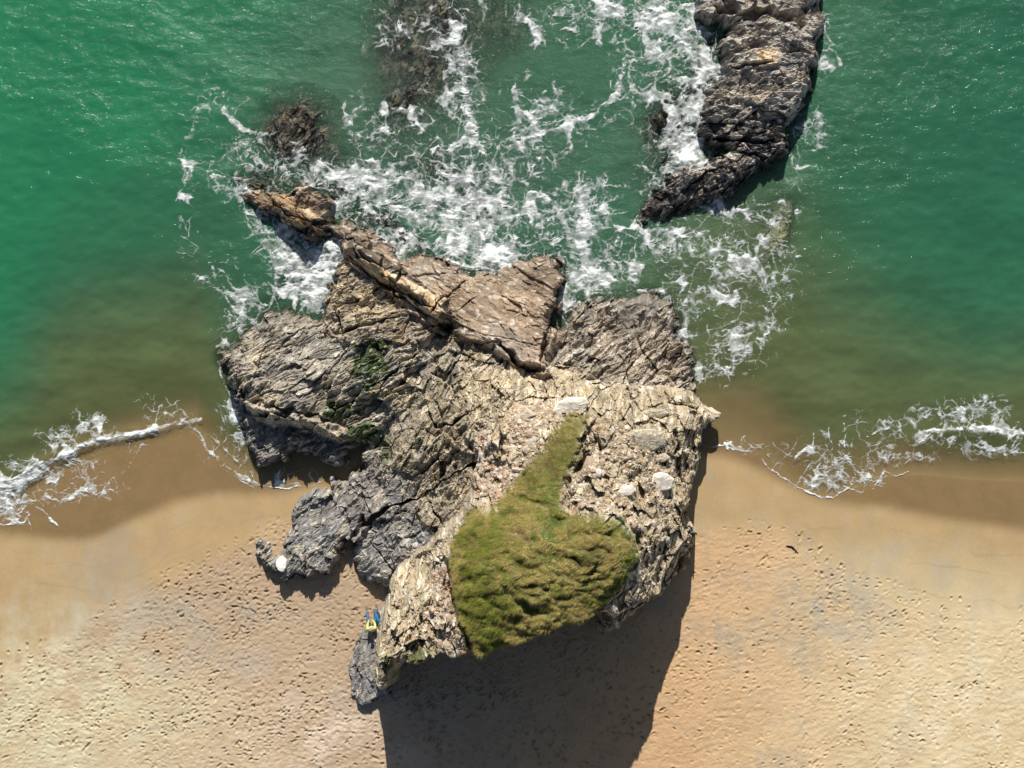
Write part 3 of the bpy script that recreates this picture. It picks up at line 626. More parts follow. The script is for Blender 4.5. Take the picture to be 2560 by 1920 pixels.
LABELS = {
 'west_lobe': ('shore_rock', 'big rounded grey and tan slate outcrop reaching furthest left into the green sea', 'rock'),
 'west_apron': ('shore_rock', 'low dark blue-grey rock apron below the rounded outcrop, edged by the beach pool', 'rock'),
 'shore_hump': ('shore_rock', 'brownish humped rock below the orange dike, with white surf breaking on its left side', 'rock'),
 'dike_island': ('dike_rock', 'narrow orange-brown rock ridge standing in surf at the upper left, cut off from the outcrop', 'rock'),
 'dike_boulder': ('boulder', 'chunky brown boulder sitting on the right end of the orange rock ridge in the surf', 'boulder'),
 'brown_slab': ('rock_slab', 'large smooth brown rock slab with a diagonal crack, north of the stack and facing the surf', 'rock'),
 'ochre_dike': ('dike_rock', 'thin orange blocky vein of rock running diagonally along the brown slab edge', 'rock'),
 'east_slab': ('rock_slab', 'rough silvery-brown slab right of the deep cleft, between surf and cream cliff top', 'rock'),
 'centre_slope': ('rock_slope', 'broken grey and tan rock slope left of the pink rubble on the stack', 'rock'),
 'seal_rock': ('beach_rock', 'long blue-grey rock lying on the sand with a white stone near its lower left end', 'rock'),
 'south_grey_slab': ('rock_slab', 'blue-grey fractured slab beside the sand, between the long beach rock and the cream cliff', 'rock'),
 'seat_rock': ('beach_rock', 'low smooth grey rock under the cliff foot on which the person in yellow sits', 'rock'),
 'east_reef': ('sea_rock', 'tall brown sea rock with black mussel patches at the upper right, in the water', 'rock'),
 'reef_tail': ('sea_rock', 'low wet mottled rock tail sloping down left below the tall brown sea rock', 'rock'),
 'weedy_shoal': ('submerged_rock', 'dark weed-covered rock just under the water above the orange ridge', 'rock'),
 'sunken_reef': ('submerged_rock', 'wide dark sunken reef at the top edge, left of the white foam strands', 'rock'),
 'wash_rocks': ('submerged_rock', 'dark rocks awash in foam along the left side of the tall sea rock', 'rock'),
 'north_ledge': ('submerged_rock', 'sunken brown ledge behind the orange ridge, covered by surf', 'rock'),
 'pale_sunken_slab': ('submerged_rock', 'pale greenish slab under clear water at the right, below the wet rock tail', 'rock'),
 'west_sunken_ledge': ('submerged_rock', 'murky underwater ledge left of the humped rock, under the foam', 'rock'),
 'centre_sunken_rocks': ('submerged_rock', 'dim rocks under green water in the centre of the foam network', 'rock'),
}
cell_lab = np.maximum.reduce([LAB[:-1,:-1], LAB[1:,:-1], LAB[:-1,1:], LAB[1:,1:]])
full = np.full(LAB.shape, -1, np.int16); full[:-1,:-1] = cell_lab
stack = bpy.data.objects.new('sea_stack', None); coll.objects.link(stack)
tag(stack, 'tall cream rock stack with a grassy top, casting the big shadow on the sand', 'rock')
for mi, m in enumerate(MASS):
    keep = full == mi
    keep[-1, :] = False; keep[:, -1] = False
    if not keep.any(): continue
    if m['name'] == 'lower_cliff': grid_mesh('lower_cliff', RX, RY, RZ, keep, M_rock, {'wet': WET}, COL, False, stack)
    elif m['name'] == 'sea_stack':
        grid_mesh('cliff', RX, RY, RZ, keep, M_rock, {'wet': WET}, COL, False, stack)
    else:
        nm, lb, ct = LABELS[m['name']]
        o = grid_mesh(nm, RX, RY, RZ, keep, M_rock, {'wet': WET}, COL, False); tag(o, lb, ct)
print('rocks', time.time() - T0)

# ------------------------------------------------------------------ sand sheet
def axis(lo, hi, step, far):
    a = np.arange(lo, hi, step); o = [a]
    s = step; left = []; p = lo
    while p > -far: s *= 1.35; p -= s; left.append(p)
    s = step; right = []; p = a[-1]
    while p < far: s *= 1.35; p += s; right.append(p)
    return np.r_[left[::-1], a, right]
sx = axis(-26, 26, 0.046, 420); sy_lo = np.arange(-19.8, -3.0, 0.046)
ax2 = []; p = sy_lo[-1]; s = 0.046
while p < 20: s = min(s * 1.3, 0.12); p += s; ax2.append(p)
while p < 420: s *= 1.35; p += s; ax2.append(p)
low = []; p = -19.8; s = 0.046
while p > -420: s *= 1.35; p -= s; low.append(p)
sy = np.r_[low[::-1], sy_lo, ax2]
SX, SY = np.meshgrid(sx, sy)
SZ = sand_z(SX, SY)
dshore = np.interp(SX, su, sv) - SY; ddry = np.interp(SX, du, dv) - SY
# footprints, each pressed into the sand with a raised rim
fxi = (sx >= -26) & (sx <= 26)
i_off = int(np.argmax(sx >= -25.9)); j_off = int(np.argmax(sy >= -19.75))
def inside_uv(u, v): return -200 < u < 2760 and 1200 < v < 1960
LEFTL = lambda u: np.interp(u, [0, 100, 200, 344, 500, 643, 760, 1000], [1640, 1600, 1540, 1460, 1395, 1330, 1270, 1250])
RIGHTL = lambda u: np.interp(u, [1600, 1723, 1945, 2123, 2300, 2560], [1310, 1300, 1300, 1423, 1480, 1515])
def track_density(u, v):
    d = 0.0
    patchy = math.sin(u * .013 + math.sin(v * .02) * 2) * math.sin(v * .017 + math.sin(u * .011) * 2)
    if u < 1000:
        line = LEFTL(u)
        d = 0.95 if v > line + 25 else (0.25 if v > line else 0.0)
        if u > 880 and v < 1540: d *= 0.15
        if u < 350: d *= 0.75
    elif u > 1600:
        if v > RIGHTL(u): d = 0.30 + .25 * (v > 1640) + .5 * math.exp(-((u - 2050 - (v - 1500) * .8) / 160)**2)
        if u > 2250: d *= 0.75
    else: d = 0.75 if v > 1600 else 0.3
    return d * (.62 + .55 * patchy)
prints = []
tries = 0
while len(prints) < 6200 and tries < 60000:
    tries += 1
    u = rng.uniform(-120, 2680); v = rng.uniform(1230, 1950)
    if rng.random() > track_density(u, v): continue
    if rng.random() < 0.55:                                # a walked trail
        a = rng.choice([rng.normal(-0.15, 0.5), rng.normal(math.pi * 0.3, 0.6)]); n = rng.integers(4, 14); x, y = P(u, v)
        for k in range(n):
            sd = 0.11 * (-1)**k
            prints.append((x - math.sin(a) * sd, y + math.cos(a) * sd, a + rng.normal(0, .15), rng.uniform(.08, .13), rng.uniform(.035, .055), rng.uniform(.012, .05)))
            x += math.cos(a) * 0.62; y += math.sin(a) * 0.62; a += rng.normal(0, 0.12)
    else:
        x, y = P(u, v); prints.append((x, y, rng.uniform(0, 3.14), rng.choice([.06, .08, .11, .22]) * rng.uniform(.8, 1.2), rng.uniform(.03, .075), rng.uniform(.008, .05)))
for (x, y, a, l, w, dp) in prints:
    if not (-25.3 < x < 25.3 and -19.2 < y < -4.2): continue
    u_ = x / S + 1280; v_ = 960 - y / S
    if (u_ < 1000 and v_ < LEFTL(u_) - 8) or (u_ > 1600 and v_ < RIGHTL(u_) - 8): continue
    dp = dp * 1.15 * (.5 + sst(-.4, .5, fbm(np.array([x * .35]), np.array([y * .35]), 66, 3))[0])
    i = i_off + int((x - sx[i_off]) / 0.046); j = j_off + int((y - sy[j_off]) / 0.046); r = 7
    X = SX[j-r:j+r+1, i-r:i+r+1] - x; Y = SY[j-r:j+r+1, i-r:i+r+1] - y
    if X.size == 0: continue
    p = X * math.cos(a) + Y * math.sin(a); q = -X * math.sin(a) + Y * math.cos(a)
    rr = np.sqrt((p / l)**2 + (q / w)**2)
    SZ[j-r:j+r+1, i-r:i+r+1] += dp * (-1.15 * np.exp(-(rr * 0.95)**4) + 0.42 * np.exp(-((rr - 1.55) / 0.38)**2))
# trodden, lumpy dry sand
tr = np.zeros(SX.shape)
uu = SX / S + 1280; vv = 960 - SY / S
line = np.interp(uu, [0, 100, 200, 344, 500, 643, 760, 1000, 1600, 1723, 1945, 2123, 2300, 2560], [1640, 1600, 1540, 1460, 1395, 1330, 1270, 1250, 1330, 1310, 1310, 1440, 1500, 1540])
dry = sst(-20, 70, vv - line)
SZ += dry * (0.032 * ridge(SX * 1.3 + SY * .4, SY * 2.6 - SX * .6, 61, 3) + 0.010 * fbm(SX * 5, SY * 5, 62, 2)) * np.where((SY < -3), 1, 0)
tr = np.exp(-((uu - 820) / 220)**2 - ((vv - 1800) / 160)**2) + .8 * np.exp(-((uu - 150) / 200)**2 - ((vv - 1750) / 150)**2) + .7 * np.exp(-((uu - 680) / 90)**2 - ((vv - 1310) / 50)**2)
SZ += dry * .045 * np.clip(tr, 0, 1) * ridge(SX * 1.6 - SY * 1.2, SY * 3.6 + SX * 1.2, 63, 3)
SZ += 0.05 * (np.exp(-((SX + 6.6) / 0.6)**2 - ((SY + 14.5) / 3.2)**2))
# sand banked against the rocks, thin surface film
col = np.zeros(SX.shape + (3,)); big = fbm(SX * .18, SY * .18, 71, 4); med = fbm(SX * .7, SY * .7, 72, 4); dr = fbm(SX * 2.2, SY * .35, 73, 4)
wetc = C3(.185,.122,.055); dampc = C3(.355,.25,.125); pink = C3(.36,.262,.172); paley = C3(.52,.435,.27); orange = C3(.455,.295,.160)
k_dry = sst(-0.5, 0.35, ddry + 0.25 * big)
col[:] = wetc
col = mixc(col, dampc, k_dry)
lr = sst(-3, 4, SX + 2 * big)[..., None]; col = mixc(col, orange * lr + pink * (1 - lr), dry)
farR = sst(6, 22, SX - 0.15 * (SY + 10) + 3 * big) * sst(0.5, 4, ddry); col = mixc(col, paley, farR * .68)
farL = sst(9, 24, -SX - 0.5 * (SY + 8) + 3 * big); col = mixc(col, paley, farL * .55 * k_dry * sst(3, 9, ddry))
col = mixc(col, C3(.27,.235,.18), sst(0.16, .5, big + .3 * dr + .25 * np.exp(-((uu - 2050) / 220)**2 - ((vv - 1520) / 120)**2)) * .5 * k_dry)
col = mixc(col, C3(.33,.27,.20), sst(0.1, .5, med + .4 * dr) * .3 * k_dry)
for (u, v, ru, rv, k_, cc_) in ((420,1560,330,70,.5,(.29,.255,.21)),(2080,1530,260,90,.5,(.30,.27,.21)),(2260,1400,200,50,.35,(.34,.31,.24)),(120,1760,330,200,.8,(.50,.45,.30)),(800,1840,260,120,.5,(.52,.42,.32)),(2380,1750,300,200,.5,(.58,.50,.34)),(560,1640,160,60,.4,(.33,.27,.23))):
    q_ = np.exp(-((uu - u) / ru)**2 - ((vv - v) / rv)**2) * k_
    col = mixc(col, C3(*cc_), np.clip(q_ * (.8 + 1.9 * med + .8 * big + .7 * dr + .6 * fbm(SX * 3, SY * 3, 76, 2)), 0, .85))
rip = sst(0, 1.2, -dshore + .9) * 0
# old tide lines
for k, (off, wd) in enumerate(((1.1, .05), (2.3, .04), (3.6, .05), (4.6, .03))):
    t = np.abs(ddry - off + 0.8 * fbm(SX * .25, SX * 0 + k * 7., 81 + k, 3) + 0.05 * noise(SX * 3, SY * 3, 88))
    col = mixc(col, C3(.26,.20,.13), (1 - sst(0, wd * 1.6, t)) * .4 * sst(-.2, .3, fbm(SX * .3, SY * .3, 95 + k, 2)))
wet = 1 - sst(-0.4, 0.5, ddry + .2 * big); wet = np.maximum(wet, (1 - dry) * .68)
sea = np.maximum(-dshore, 0)
col = mixc(col, C3(.235,.175,.09), sst(0, 3, sea) * .6)
keep = np.ones(SX.shape, bool)
o = grid_mesh('beach_sand', SX, SY, SZ, keep, M_sand, {'wet': wet}, col, True); tag(o, kind='structure')
print('sand', time.time() - T0)

# ------------------------------------------------------------------ water
def water_z(x, y):
    d = np.interp(x, su, sv) - y; sea = np.maximum(-d, 0)
    k = sst(0.2, 3.5, sea)
    z = 0.05 * k * fbm(x * .35, y * .6, 21, 3) + 0.035 * k * fbm(x * 1.3, y * 1.8, 22, 3)
    z = z + 0.045 * sst(2, 8, sea) * np.sin(y * 1.15 + .22 * x + 1.8 * fbm(x * .07, y * .12, 26, 2) * 3) * (.5 + .5 * fbm(x * .2, y * .2, 27, 2))
    # the little breaking wave on the left, and the lip on the far right
    for ln, hgt, wd in WAVES:
        q, al = pline(ln, x, y); tap = np.clip(np.minimum(al, 1 - al) * 4, 0, 1)
        z = z + hgt * tap * np.exp(-(q / wd)**2) * (0.8 + 0.5 * fbm(x * 2, y * 2, 24, 2))
    return z
WAVES = [([P(u, v) for u, v in [(-60,1250),(0,1215),(80,1165),(160,1135),(230,1105),(300,1090),(370,1078),(430,1060),(490,1048),(560,1035)]], 0.20, 0.42),
         ([P(u, v) for u, v in [(2240,1108),(2330,1095),(2400,1088),(2480,1092),(2620,1100)]], 0.15, 0.6),
         ([P(u, v) for u, v in [(1190,640),(1240,660),(1290,650)]], 0.25, 0.5), ([P(u, v) for u, v in [(1670,400),(1720,410),(1770,400)]], 0.3, 0.45),
         ([P(u, v) for u, v in [(790,600),(830,620),(862,650)]], 0.3, 0.45)]
wx_ = axis(-26, 26, 0.10, 420)
lowy = np.r_[[-9.0], np.arange(-7.2, 19.6, 0.10)]; up = []; p = lowy[-1]; s = .1
while p < 420: s *= 1.35; p += s; up.append(p)
WX, WY = np.meshgrid(wx_, np.r_[lowy, up])
WZ = water_z(WX, WY)
gz = ground(WX, WY); depth = np.maximum(WZ - gz, 0)
dsh = np.maximum(WY - np.interp(WX, su, sv), 0)
# murkiness grows with depth and, from stirred sand, with distance from the shore
clear_ = np.zeros(WX.shape)
for (u, v, ru, rv) in ((1080,120,180,220),(740,330,110,110),(1690,300,100,170),(1940,560,60,90)):
    px_, py_ = P(u, v); clear_ = np.maximum(clear_, np.exp(-((WX - px_) / (ru * S))**2 - ((WY - py_) / (rv * S))**2))
turbid = np.clip(1 - np.exp(-depth * (2.3 - 1.45 * clear_)), 0.03, 0.985)
g1 = C3(.027,.104,.054); g2 = C3(.018,.150,.068); g3 = C3(.082,.100,.040); g4 = C3(.185,.140,.062)
nb = fbm(WX * .12, WY * .12, 31, 3)
near = 1 + 1.1 * np.exp(-((WX - 12) / 5)**2); ds2 = dsh / near; wc = mixc(g4, g3, sst(0.25, 2.1, ds2 + .5 * nb)); wc = mixc(wc, g1, sst(1.8, 10.0, ds2 + 1.6 * nb)); bands = np.sin(WY * 3.4 + 2.2 * fbm(WX * .15, WY * .3, 33, 2) * 2 + WX * .1) * sst(.5, 2, dsh) * (1 - sst(5, 11, dsh)); wc = wc * (1 + .09 * bands)[..., None]
wc = mixc(wc, g2, sst(0.2, 1.0, (-WX - 14) / 12 * .9 + (WY - 5) / 16 + .3 * nb) * .9)
wc = mixc(wc, C3(.016,.100,.058), sst(14, 25, WX + 2 * nb) * sst(2, 10, WY) * .6)
for (u, v, ru, rv, k_) in ((1080,120,200,260,.55),(740,340,120,110,.5),(1150,440,240,120,.4),(1690,330,110,170,.55),(640,760,170,120,.35),(1240,40,150,80,.45)):
    px_, py_ = P(u, v); wc = mixc(wc, C3(.050,.058,.036), k_ * np.exp(-((WX - px_) / (ru * S))**2 - ((WY - py_) / (rv * S))**2 ) * (.75 + .7 * nb + .5 * fbm(WX * .9, WY * .9, 34, 3)).clip(0, 1.2))
wc = mixc(wc, C3(.040,.088,.060), np.exp(-((WX + 0.5) / 10)**2 - ((WY - 9) / 8)**2) * .45)
chop = 0.14 + 0.7 * np.exp(-((WX - 1.5) / 12)**2) * sst(-2, 6, WY) + 0.25 * sst(4, 16, WY); chop = chop * (0.5 + .5 * sst(0, 3, dsh))
keepw = (depth > 0) | False
kk = keepw.copy(); kk[:-1] |= keepw[1:]; kk[1:] |= keepw[:-1]; kk[:, 1:] |= kk[:, :-1].copy(); kk[:, :-1] |= kk[:, 1:].copy()
kk &= (dsh > -0.0001) | (WZ > gz - 0.25)
o = grid_mesh('sea_water', WX, WY, WZ, kk, M_water, {'turbid': turbid, 'chop': chop}, wc, True); tag(o, kind='structure')
print('water', time.time() - T0)

# ------------------------------------------------------------------ foam
FS = 0.037
fx = np.arange(-25.5, 25.6, FS); fy = np.arange(-8.2, 19.3, FS)
FX, FY = np.meshgrid(fx, fy); fu = FX / S + 1280; fv = 960 - FY / S
D = np.zeros(FX.shape)
BL = [(1180,430,150,100,.62),(1160,200,45,170,.62),(1120,80,90,60,.45),(1190,540,170,80,.72),(1050,480,160,60,.62),(930,450,120,55,.72),(830,440,110,35,.75),(1235,640,80,45,.98),(1150,610,90,50,.8),(1450,560,90,110,.66),(1480,680,90,70,.75),
      (1420,770,30,50,.8),(1640,600,150,50,.6),(1850,650,110,80,.62),(1790,740,110,50,.5),(1560,640,80,50,.5),(1330,330,100,120,.48),(1400,300,130,60,.42),(1560,180,40,130,.42),(1440,60,170,50,.5),(1520,25,80,35,.75),(1640,30,60,50,.85),
      (1720,100,60,90,.72),(1660,150,80,100,.6),(1750,210,45,120,.75),(1700,350,70,70,.75),(1720,395,60,35,1.0),(1640,420,60,60,.5),(820,660,70,60,.95),(760,700,80,60,.85),(720,650,60,70,.75),(700,590,50,40,.6),(838,618,40,28,1.02),(790,735,45,40,.8),
      (660,540,40,60,.6),(600,480,50,40,.55),(780,520,60,50,.4),(850,520,40,30,.6),(640,380,100,50,.42),(700,405,90,40,.55),(560,410,70,50,.42),(540,260,80,40,.36),(480,500,22,120,.32),(480,640,22,80,.26),(560,700,60,50,.35),(640,740,70,50,.55),
      (560,830,50,50,.3),(600,790,50,40,.5),(1060,290,120,80,.38),(960,350,80,60,.42),(890,280,30,60,.35),(1000,80,80,70,.35),(2070,110,30,90,.38),(2020,320,50,60,.5),(1990,420,40,60,.32),(1900,540,90,40,.5),(1800,520,70,30,.55),(1930,760,50,60,.42),
      (1840,870,70,60,.62),(1800,900,60,50,.55),(1720,800,30,80,.6),(1700,700,40,50,.55),(1000,600,70,40,.75),(960,560,60,40,.6),(420,1040,50,40,.45),(230,1065,45,35,.55),(150,1100,60,40,.5),(400,1010,60,30,.3),(590,1030,40,60,.6),(600,1090,22,60,.6),
      (2340,1045,80,35,.42),(2440,1035,100,40,.48),(2530,1075,60,30,.5),(2250,1075,70,40,.40),(2160,1070,60,45,.36),(2200,1110,60,25,.45),(2290,1140,60,14,.62),(2350,1100,80,18,.6),(2100,1180,45,40,.55),(2160,1195,40,25,.72),(2190,1150,45,35,.5),(2040,1205,60,20,.5),
      (1900,1130,60,25,.34),(1830,1110,60,25,.3),(1990,1150,90,45,.36),(2080,1140,90,60,.36),(560,1120,60,60,.3),(660,1190,90,25,.32),(760,1195,60,20,.3),(300,1110,60,20,.4),(2450,1130,120,16,.45),(2060,1120,60,40,.35),(2520,1125,60,15,.6),(2420,1118,60,15,.6),(60,1180,60,40,.6),(20,1240,50,50,.9),(170,1190,110,40,.5),(230,1215,70,30,.52),(130,1230,80,30,.45),(870,1165,30,15,.5),(760,1190,50,15,.4)]
for (u, v, ru, rv, k) in BL:
    m_ = (np.abs(fu - u) < 2.6 * ru) & (np.abs(fv - v) < 2.6 * rv)
    q = ((fu[m_] - u) / ru)**2 + ((fv[m_] - v) / rv)**2
    D[m_] = np.maximum(D[m_], k * np.exp(-q * .55)) + 0.06 * k * np.exp(-q)
LN = [ # lines of foam: pixels, half width m, strength
    ([(470,420),(452,470),(455,560),(458,640),(470,690)], .4, .40), ([(560,250),(530,240),(500,290),(470,350),(452,400)], .38, .38), ([(690,335),(640,335),(600,320),(570,290),(555,262)], .22, .8),
    ([(452,400),(470,425),(478,450)], .2, .4), ([(480,690),(520,700),(560,730),(610,760)], .35, .55), ([(700,420),(690,380),(720,350),(760,375)], .25, .65), ([(520,650),(540,690),(560,720)], .15, .6),
    ([(1990,640),(1960,690),(1975,740),(1920,800),(1860,830)], .35, .5), ([(2050,60),(2085,110),(2100,160)], .15, .45), ([(880,180),(1090,270)], .01, .0),
    ([(1135,60),(1150,130),(1160,220),(1175,290),(1185,360),(1240,420)], .5, .85), ([(1560,160),(1540,240),(1480,290),(1400,320),(1330,340)], .28, .75), ([(1380,180),(1395,250),(1350,300)], .2, .55), ([(860,470),(950,500),(1040,540),(1150,590),(1230,620)], .4, .85), ([(1240,420),(1200,480),(1190,560),(1220,620)], .4, .8), ([(1280,440),(1400,520),(1500,600),(1560,640)], .35, .7),
    ([(0,1222),(80,1168),(160,1138),(230,1108),(300,1092),(370,1080),(425,1062),(470,1052),(500,1047)], .17, .85), ([(160,1138),(230,1105),(300,1090),(390,1072)], .30, 1.02),
    ([(-30,1290),(30,1220),(110,1170)], .5, 1.0), ([(480,1070),(500,1085),(515,1120),(560,1160),(600,1190),(640,1212)], .10, .72), ([(560,1160),(600,1190),(650,1212)], .14, .78), ([(640,1214),(720,1222),(790,1212),(812,1200)], .045, .75), ([(480,1075),(520,1130),(570,1180),(640,1222)], .03, .8),
    ([(350,1120),(320,1170),(260,1215)], .07, .6), ([(0,1310),(60,1308),(75,1290)], .12, .8), ([(50,1268),(75,1290),(80,1320)], .10, .7), ([(90,1262),(130,1300),(150,1320)], .10, .6),
    ([(1905,1148),(1925,1170),(1955,1195),(1990,1212),(2020,1232),(2055,1243),(2085,1243),(2110,1230),(2130,1210)], .06, .85), ([(2110,1218),(2150,1230),(2180,1222),(2200,1200),(2208,1180)], .09, .9), ([(1790,1110),(1812,1112),(1830,1125),(1880,1128)], .06, .7), ([(1812,1108),(1816,1122)], .1, .8),
    ([(2210,1180),(2240,1190),(2275,1178)], .035, 1.0), ([(1740,1105),(1765,1115),(1800,1112)], .03, .8),
    ([(2030,1080),(2032,1130)], .07, .7), ([(2070,1070),(2080,1125)], .07, .7), ([(2110,1060),(2112,1120)], .07, .7), ([(2135,1080),(2130,1120)], .07, .7), ([(2165,1090),(2220,1070)], .1, .8), ([(2270,1135),(2340,1145)], .16, .7), ([(2300,1080),(2380,1075),(2450,1068),(2560,1085)], .22, .85), ([(2440,1122),(2520,1128),(2580,1132)], .12, .8),
    ([(545,905),(560,960),(590,1010),(600,1060),(618,1105),(650,1155)], .1, .55), ([(1415,705),(1404,760)], .12, .9), ([(1415,775),(1480,735),(1580,728),(1660,728)], .18, .6), ([(1100,645),(1180,670),(1260,680)], .2, 1.0), ([(1700,790),(1722,860)], .2, .6)]
for ln, wd, k in LN:
    if k <= 0: continue
    ln = np.array([P(u, v) for u, v in ln]); pad = wd * 3 + .3
    i0, i1 = np.searchsorted(fx, [ln[:,0].min() - pad, ln[:,0].max() + pad]); j0, j1 = np.searchsorted(fy, [ln[:,1].min() - pad, ln[:,1].max() + pad])
    X = FX[j0:j1, i0:i1]; Y = FY[j0:j1, i0:i1]
    q, al = pline(ln, X + .10 * noise(X * 1.5, Y * 1.5, 41) + .03 * noise(X * 6, Y * 6, 43), Y + .10 * noise(X * 1.5, Y * 1.5, 42) + .03 * noise(X * 6, Y * 6, 44))
    D[j0:j1, i0:i1] = np.maximum(D[j0:j1, i0:i1], k * np.exp(-(q / (wd * .8))**2))
D = np.where(D > 0.05, D, 0)
act = D > 0.06
x = FX[act]; y = FY[act]; d_ = D[act]
wx1 = x + 0.55 * fbm(x * .55, y * .55, 401, 3) + .14 * fbm(x * 2.4, y * 2.4, 402, 3); wy1 = y + 0.55 * fbm(x * .55, y * .55, 403, 3) + .14 * fbm(x * 2.4, y * 2.4, 404, 3)
def lace(a, b, sc, seed, wd):
    f1, f2, r, ox, oy = voro(a * sc, b * sc, seed)
    return 1 - sst(0, 1, (f2 - f1) / wd)
patch = fbm(x * .5, y * .5, 405, 4); fine = fbm(x * 3.2, y * 3.2, 406, 4); mid = fbm(x * 1.3, y * 1.3, 407, 4)
dd = np.clip(d_ * 1.2 + .06 + .36 * patch + .20 * mid, 0, 2)
def thread(a, b, sc, seed, wd):
    return 1 - sst(0, 1, np.abs(fbm(a * sc, b * sc, seed, 3)) / wd)
def holes(a, b, sc, seed, k):
    '''a white sheet pierced by round dark cells; k 0 leaves only webs, 1 closes it'''
    f1, f2, r, ox, oy = voro(a * sc, b * sc, seed)
    th = (.86 - .72 * k) * (.75 + .5 * r)
    return sst(th, th + .16, f1)
wob = .10 * noise(x * 5, y * 5, 451); wob2 = .10 * noise(x * 5, y * 5, 452)
A = lace(wx1 * 1.0, wy1 * 1.2, .72, 441, .03 + .19 * dd**1.7) * sst(-.45, -.05, fbm(x * .8, y * .8, 453, 3) + dd * .6 - .2) * .9
A0 = thread(wx1 * 1.0, wy1 * 1.25, 0.62, 411, .022 + .13 * dd**1.4) * sst(-.35, .05, fbm(x * .9, y * .9, 453, 3) + dd * .5 - .15)
A3 = lace(wx1 * 1.1 + 4, wy1 * 1.3, 1.9, 442, .03 + .20 * dd**1.7) * sst(-.15, .2, fbm(x * .8, y * .8, 455, 3) + dd * .7 - .35) * .8
A2 = thread(wx1 + 7, wy1 * 1.2, 1.35, 421, .02 + .11 * dd**1.4) * sst(-.2, .15, fbm(x * .8, y * .8, 454, 3) + dd * .5 - .25)
B = holes(wx1 + 3 + wob, wy1 - 5 + wob2, 1.25, 412, np.clip(dd * .9 - .16, 0, .9)) * sst(.2, .5, dd)
Cc = holes(wx1 + 9 + wob, wy1 + 2 + wob2, 3.6, 413, np.clip(dd - .25, 0, 1)) * sst(.4, .9, dd)
den = np.maximum.reduce([np.maximum(A, A0 * .8) * .85 * sst(.04, .3, d_), A3 * sst(.12, .4, d_), A2 * .7 * sst(.15, .45, d_), B * .95, Cc * .65])
st2 = fbm(wx1 * 1.2 + wy1 * .5, wy1 * 3.4, 414, 5)
den = den * (.62 + .5 * sst(-.3, .4, st2 + .4 * mid)) + sst(.05, .55, st2 + (dd - 1.0)) * sst(.55, 1.1, dd) * .5 + .10 * sst(.35, .9, dd)
den = den + sst(.85, 1.25, d_ + .45 * fine + .2 * mid) * .6
fl = fbm(x * 7, y * 9, 415, 3); den = den + sst(.36, .55, fl + .25 * (d_ - .4)) * .5 * sst(.1, .3, d_)
den = den * (0.70 + .5 * sst(-.4, .4, fine))
DEN = np.zeros(FX.shape); DEN[act] = np.clip(den, 0, 1.4)
FG = ground(FX, FY); FW = water_z(FX, FY)
seaside = FY > np.interp(FX, su, sv) - 0.0
FZ = np.where(FW > FG, FW, FG) + 0.012 + 0.03 * np.clip(DEN - .3, 0, 1) + .10 * np.clip(D - 1.0, 0, 1) * (1 + fbm(FX * 3, FY * 3, 430, 3))
above = FG - FW                                           # foam washes only a little way up the rocks
fade = 1 - sst(.05, .42, above + 0.0)
onbeach = above > 0
beachy = (LABg := (ground(FX, FY) - sand_z(FX, FY))) < 0.03
fade = np.where(beachy, 1.0, fade)
DEN = DEN * fade
kf = DEN > 0.03
k2 = kf.copy(); k2[:-1] |= kf[1:]; k2[:, :-1] |= kf[:, 1:]; k2[:-1, :-1] |= kf[1:, 1:]
k2[-1] = False; k2[:, -1] = False
o = grid_mesh('sea_foam', FX, FY, FZ, k2, M_foam, {'foam': DEN}, None, True)
tag(o, 'white lacy sea foam spread over the water and along the swash edges', 'foam', kind='stuff')
print('foam', time.time() - T0, k2.sum())

# ------------------------------------------------------------------ grass on the stack
def pts_in(pl, n, f=None):
    lo = pl.min(0); hi = pl.max(0); q = rng.uniform(lo, hi, (n, 2))
    return q[sdf(pl, q[:, 0], q[:, 1]) > 0.0]
q = pts_in(GRASS, 190000)
x, y = q[:, 0], q[:, 1]; n0 = len(x)
edge = sdf(GRASS, x, y); clump = fbm(x * 1.3 + y * .4, y * 2.4 - x * .5, 601, 3)
ok = (edge + .45 * fbm(x * 1.5, y * 1.5, 602, 4) + .12 * rng.normal(0, 1, n0) > 0.04) & (ground(x, y) > np.interp(y, [-12, -8, -4, 0], [6.6, 6.6, 5, 4]))
x, y, clump, edge = x[ok], y[ok], clump[ok], edge[ok]
n = len(x); zg = ground(x, y)
wa = math.radians(-150) + 0.9 * fbm(x * .35, y * .35, 603, 2) + rng.normal(0, .35, n)    # lie of the grass, blown down and left
strip = sst(-3.5, -5.5, y)                                                               # short turf on the northern strip
ln_ = (0.09 + 0.13 * strip) * rng.uniform(.6, 1.3, n) * (1 + .9 * np.clip(clump, -.5, .8)); wid = rng.uniform(.010, .018, n)
dx, dy = np.cos(wa), np.sin(wa); px, py = -dy, dx
lift_ = rng.uniform(.15, .6, n)
V = np.zeros((n, 5, 3))
for k, (t, up_, ww) in enumerate(((0, 0, 1), (0, 0, -1), (.5, .75, .8), (.5, .75, -.8), (1.0, .65, 0))):
    V[:, k, 0] = x + dx * ln_ * t * .9 + px * wid * ww * .5; V[:, k, 1] = y + dy * ln_ * t * .9 + py * wid * ww * .5
    V[:, k, 2] = zg - .01 + ln_ * lift_ * up_
b5 = np.arange(n)[:, None] * 5
Fq = np.concatenate([b5 + np.array([[0, 1, 3]]), b5 + np.array([[0, 3, 2]]), b5 + np.array([[2, 3, 4]])], 0)
gm = fbm(x * .5, y * .5, 604, 3); gs = fbm(x * 2.5 + y, y * 3.5 - x, 605, 3)
greens = sst(-.05, .4, gm + .6 * gs + .25 * np.exp(-((x + 2.3) / 2.0)**2 - ((y + 9) / 1.6)**2) - .02 + .12 * np.exp(-((x - 2.6) / 1.6)**2 - ((y + 6.6) / 1.2)**2))
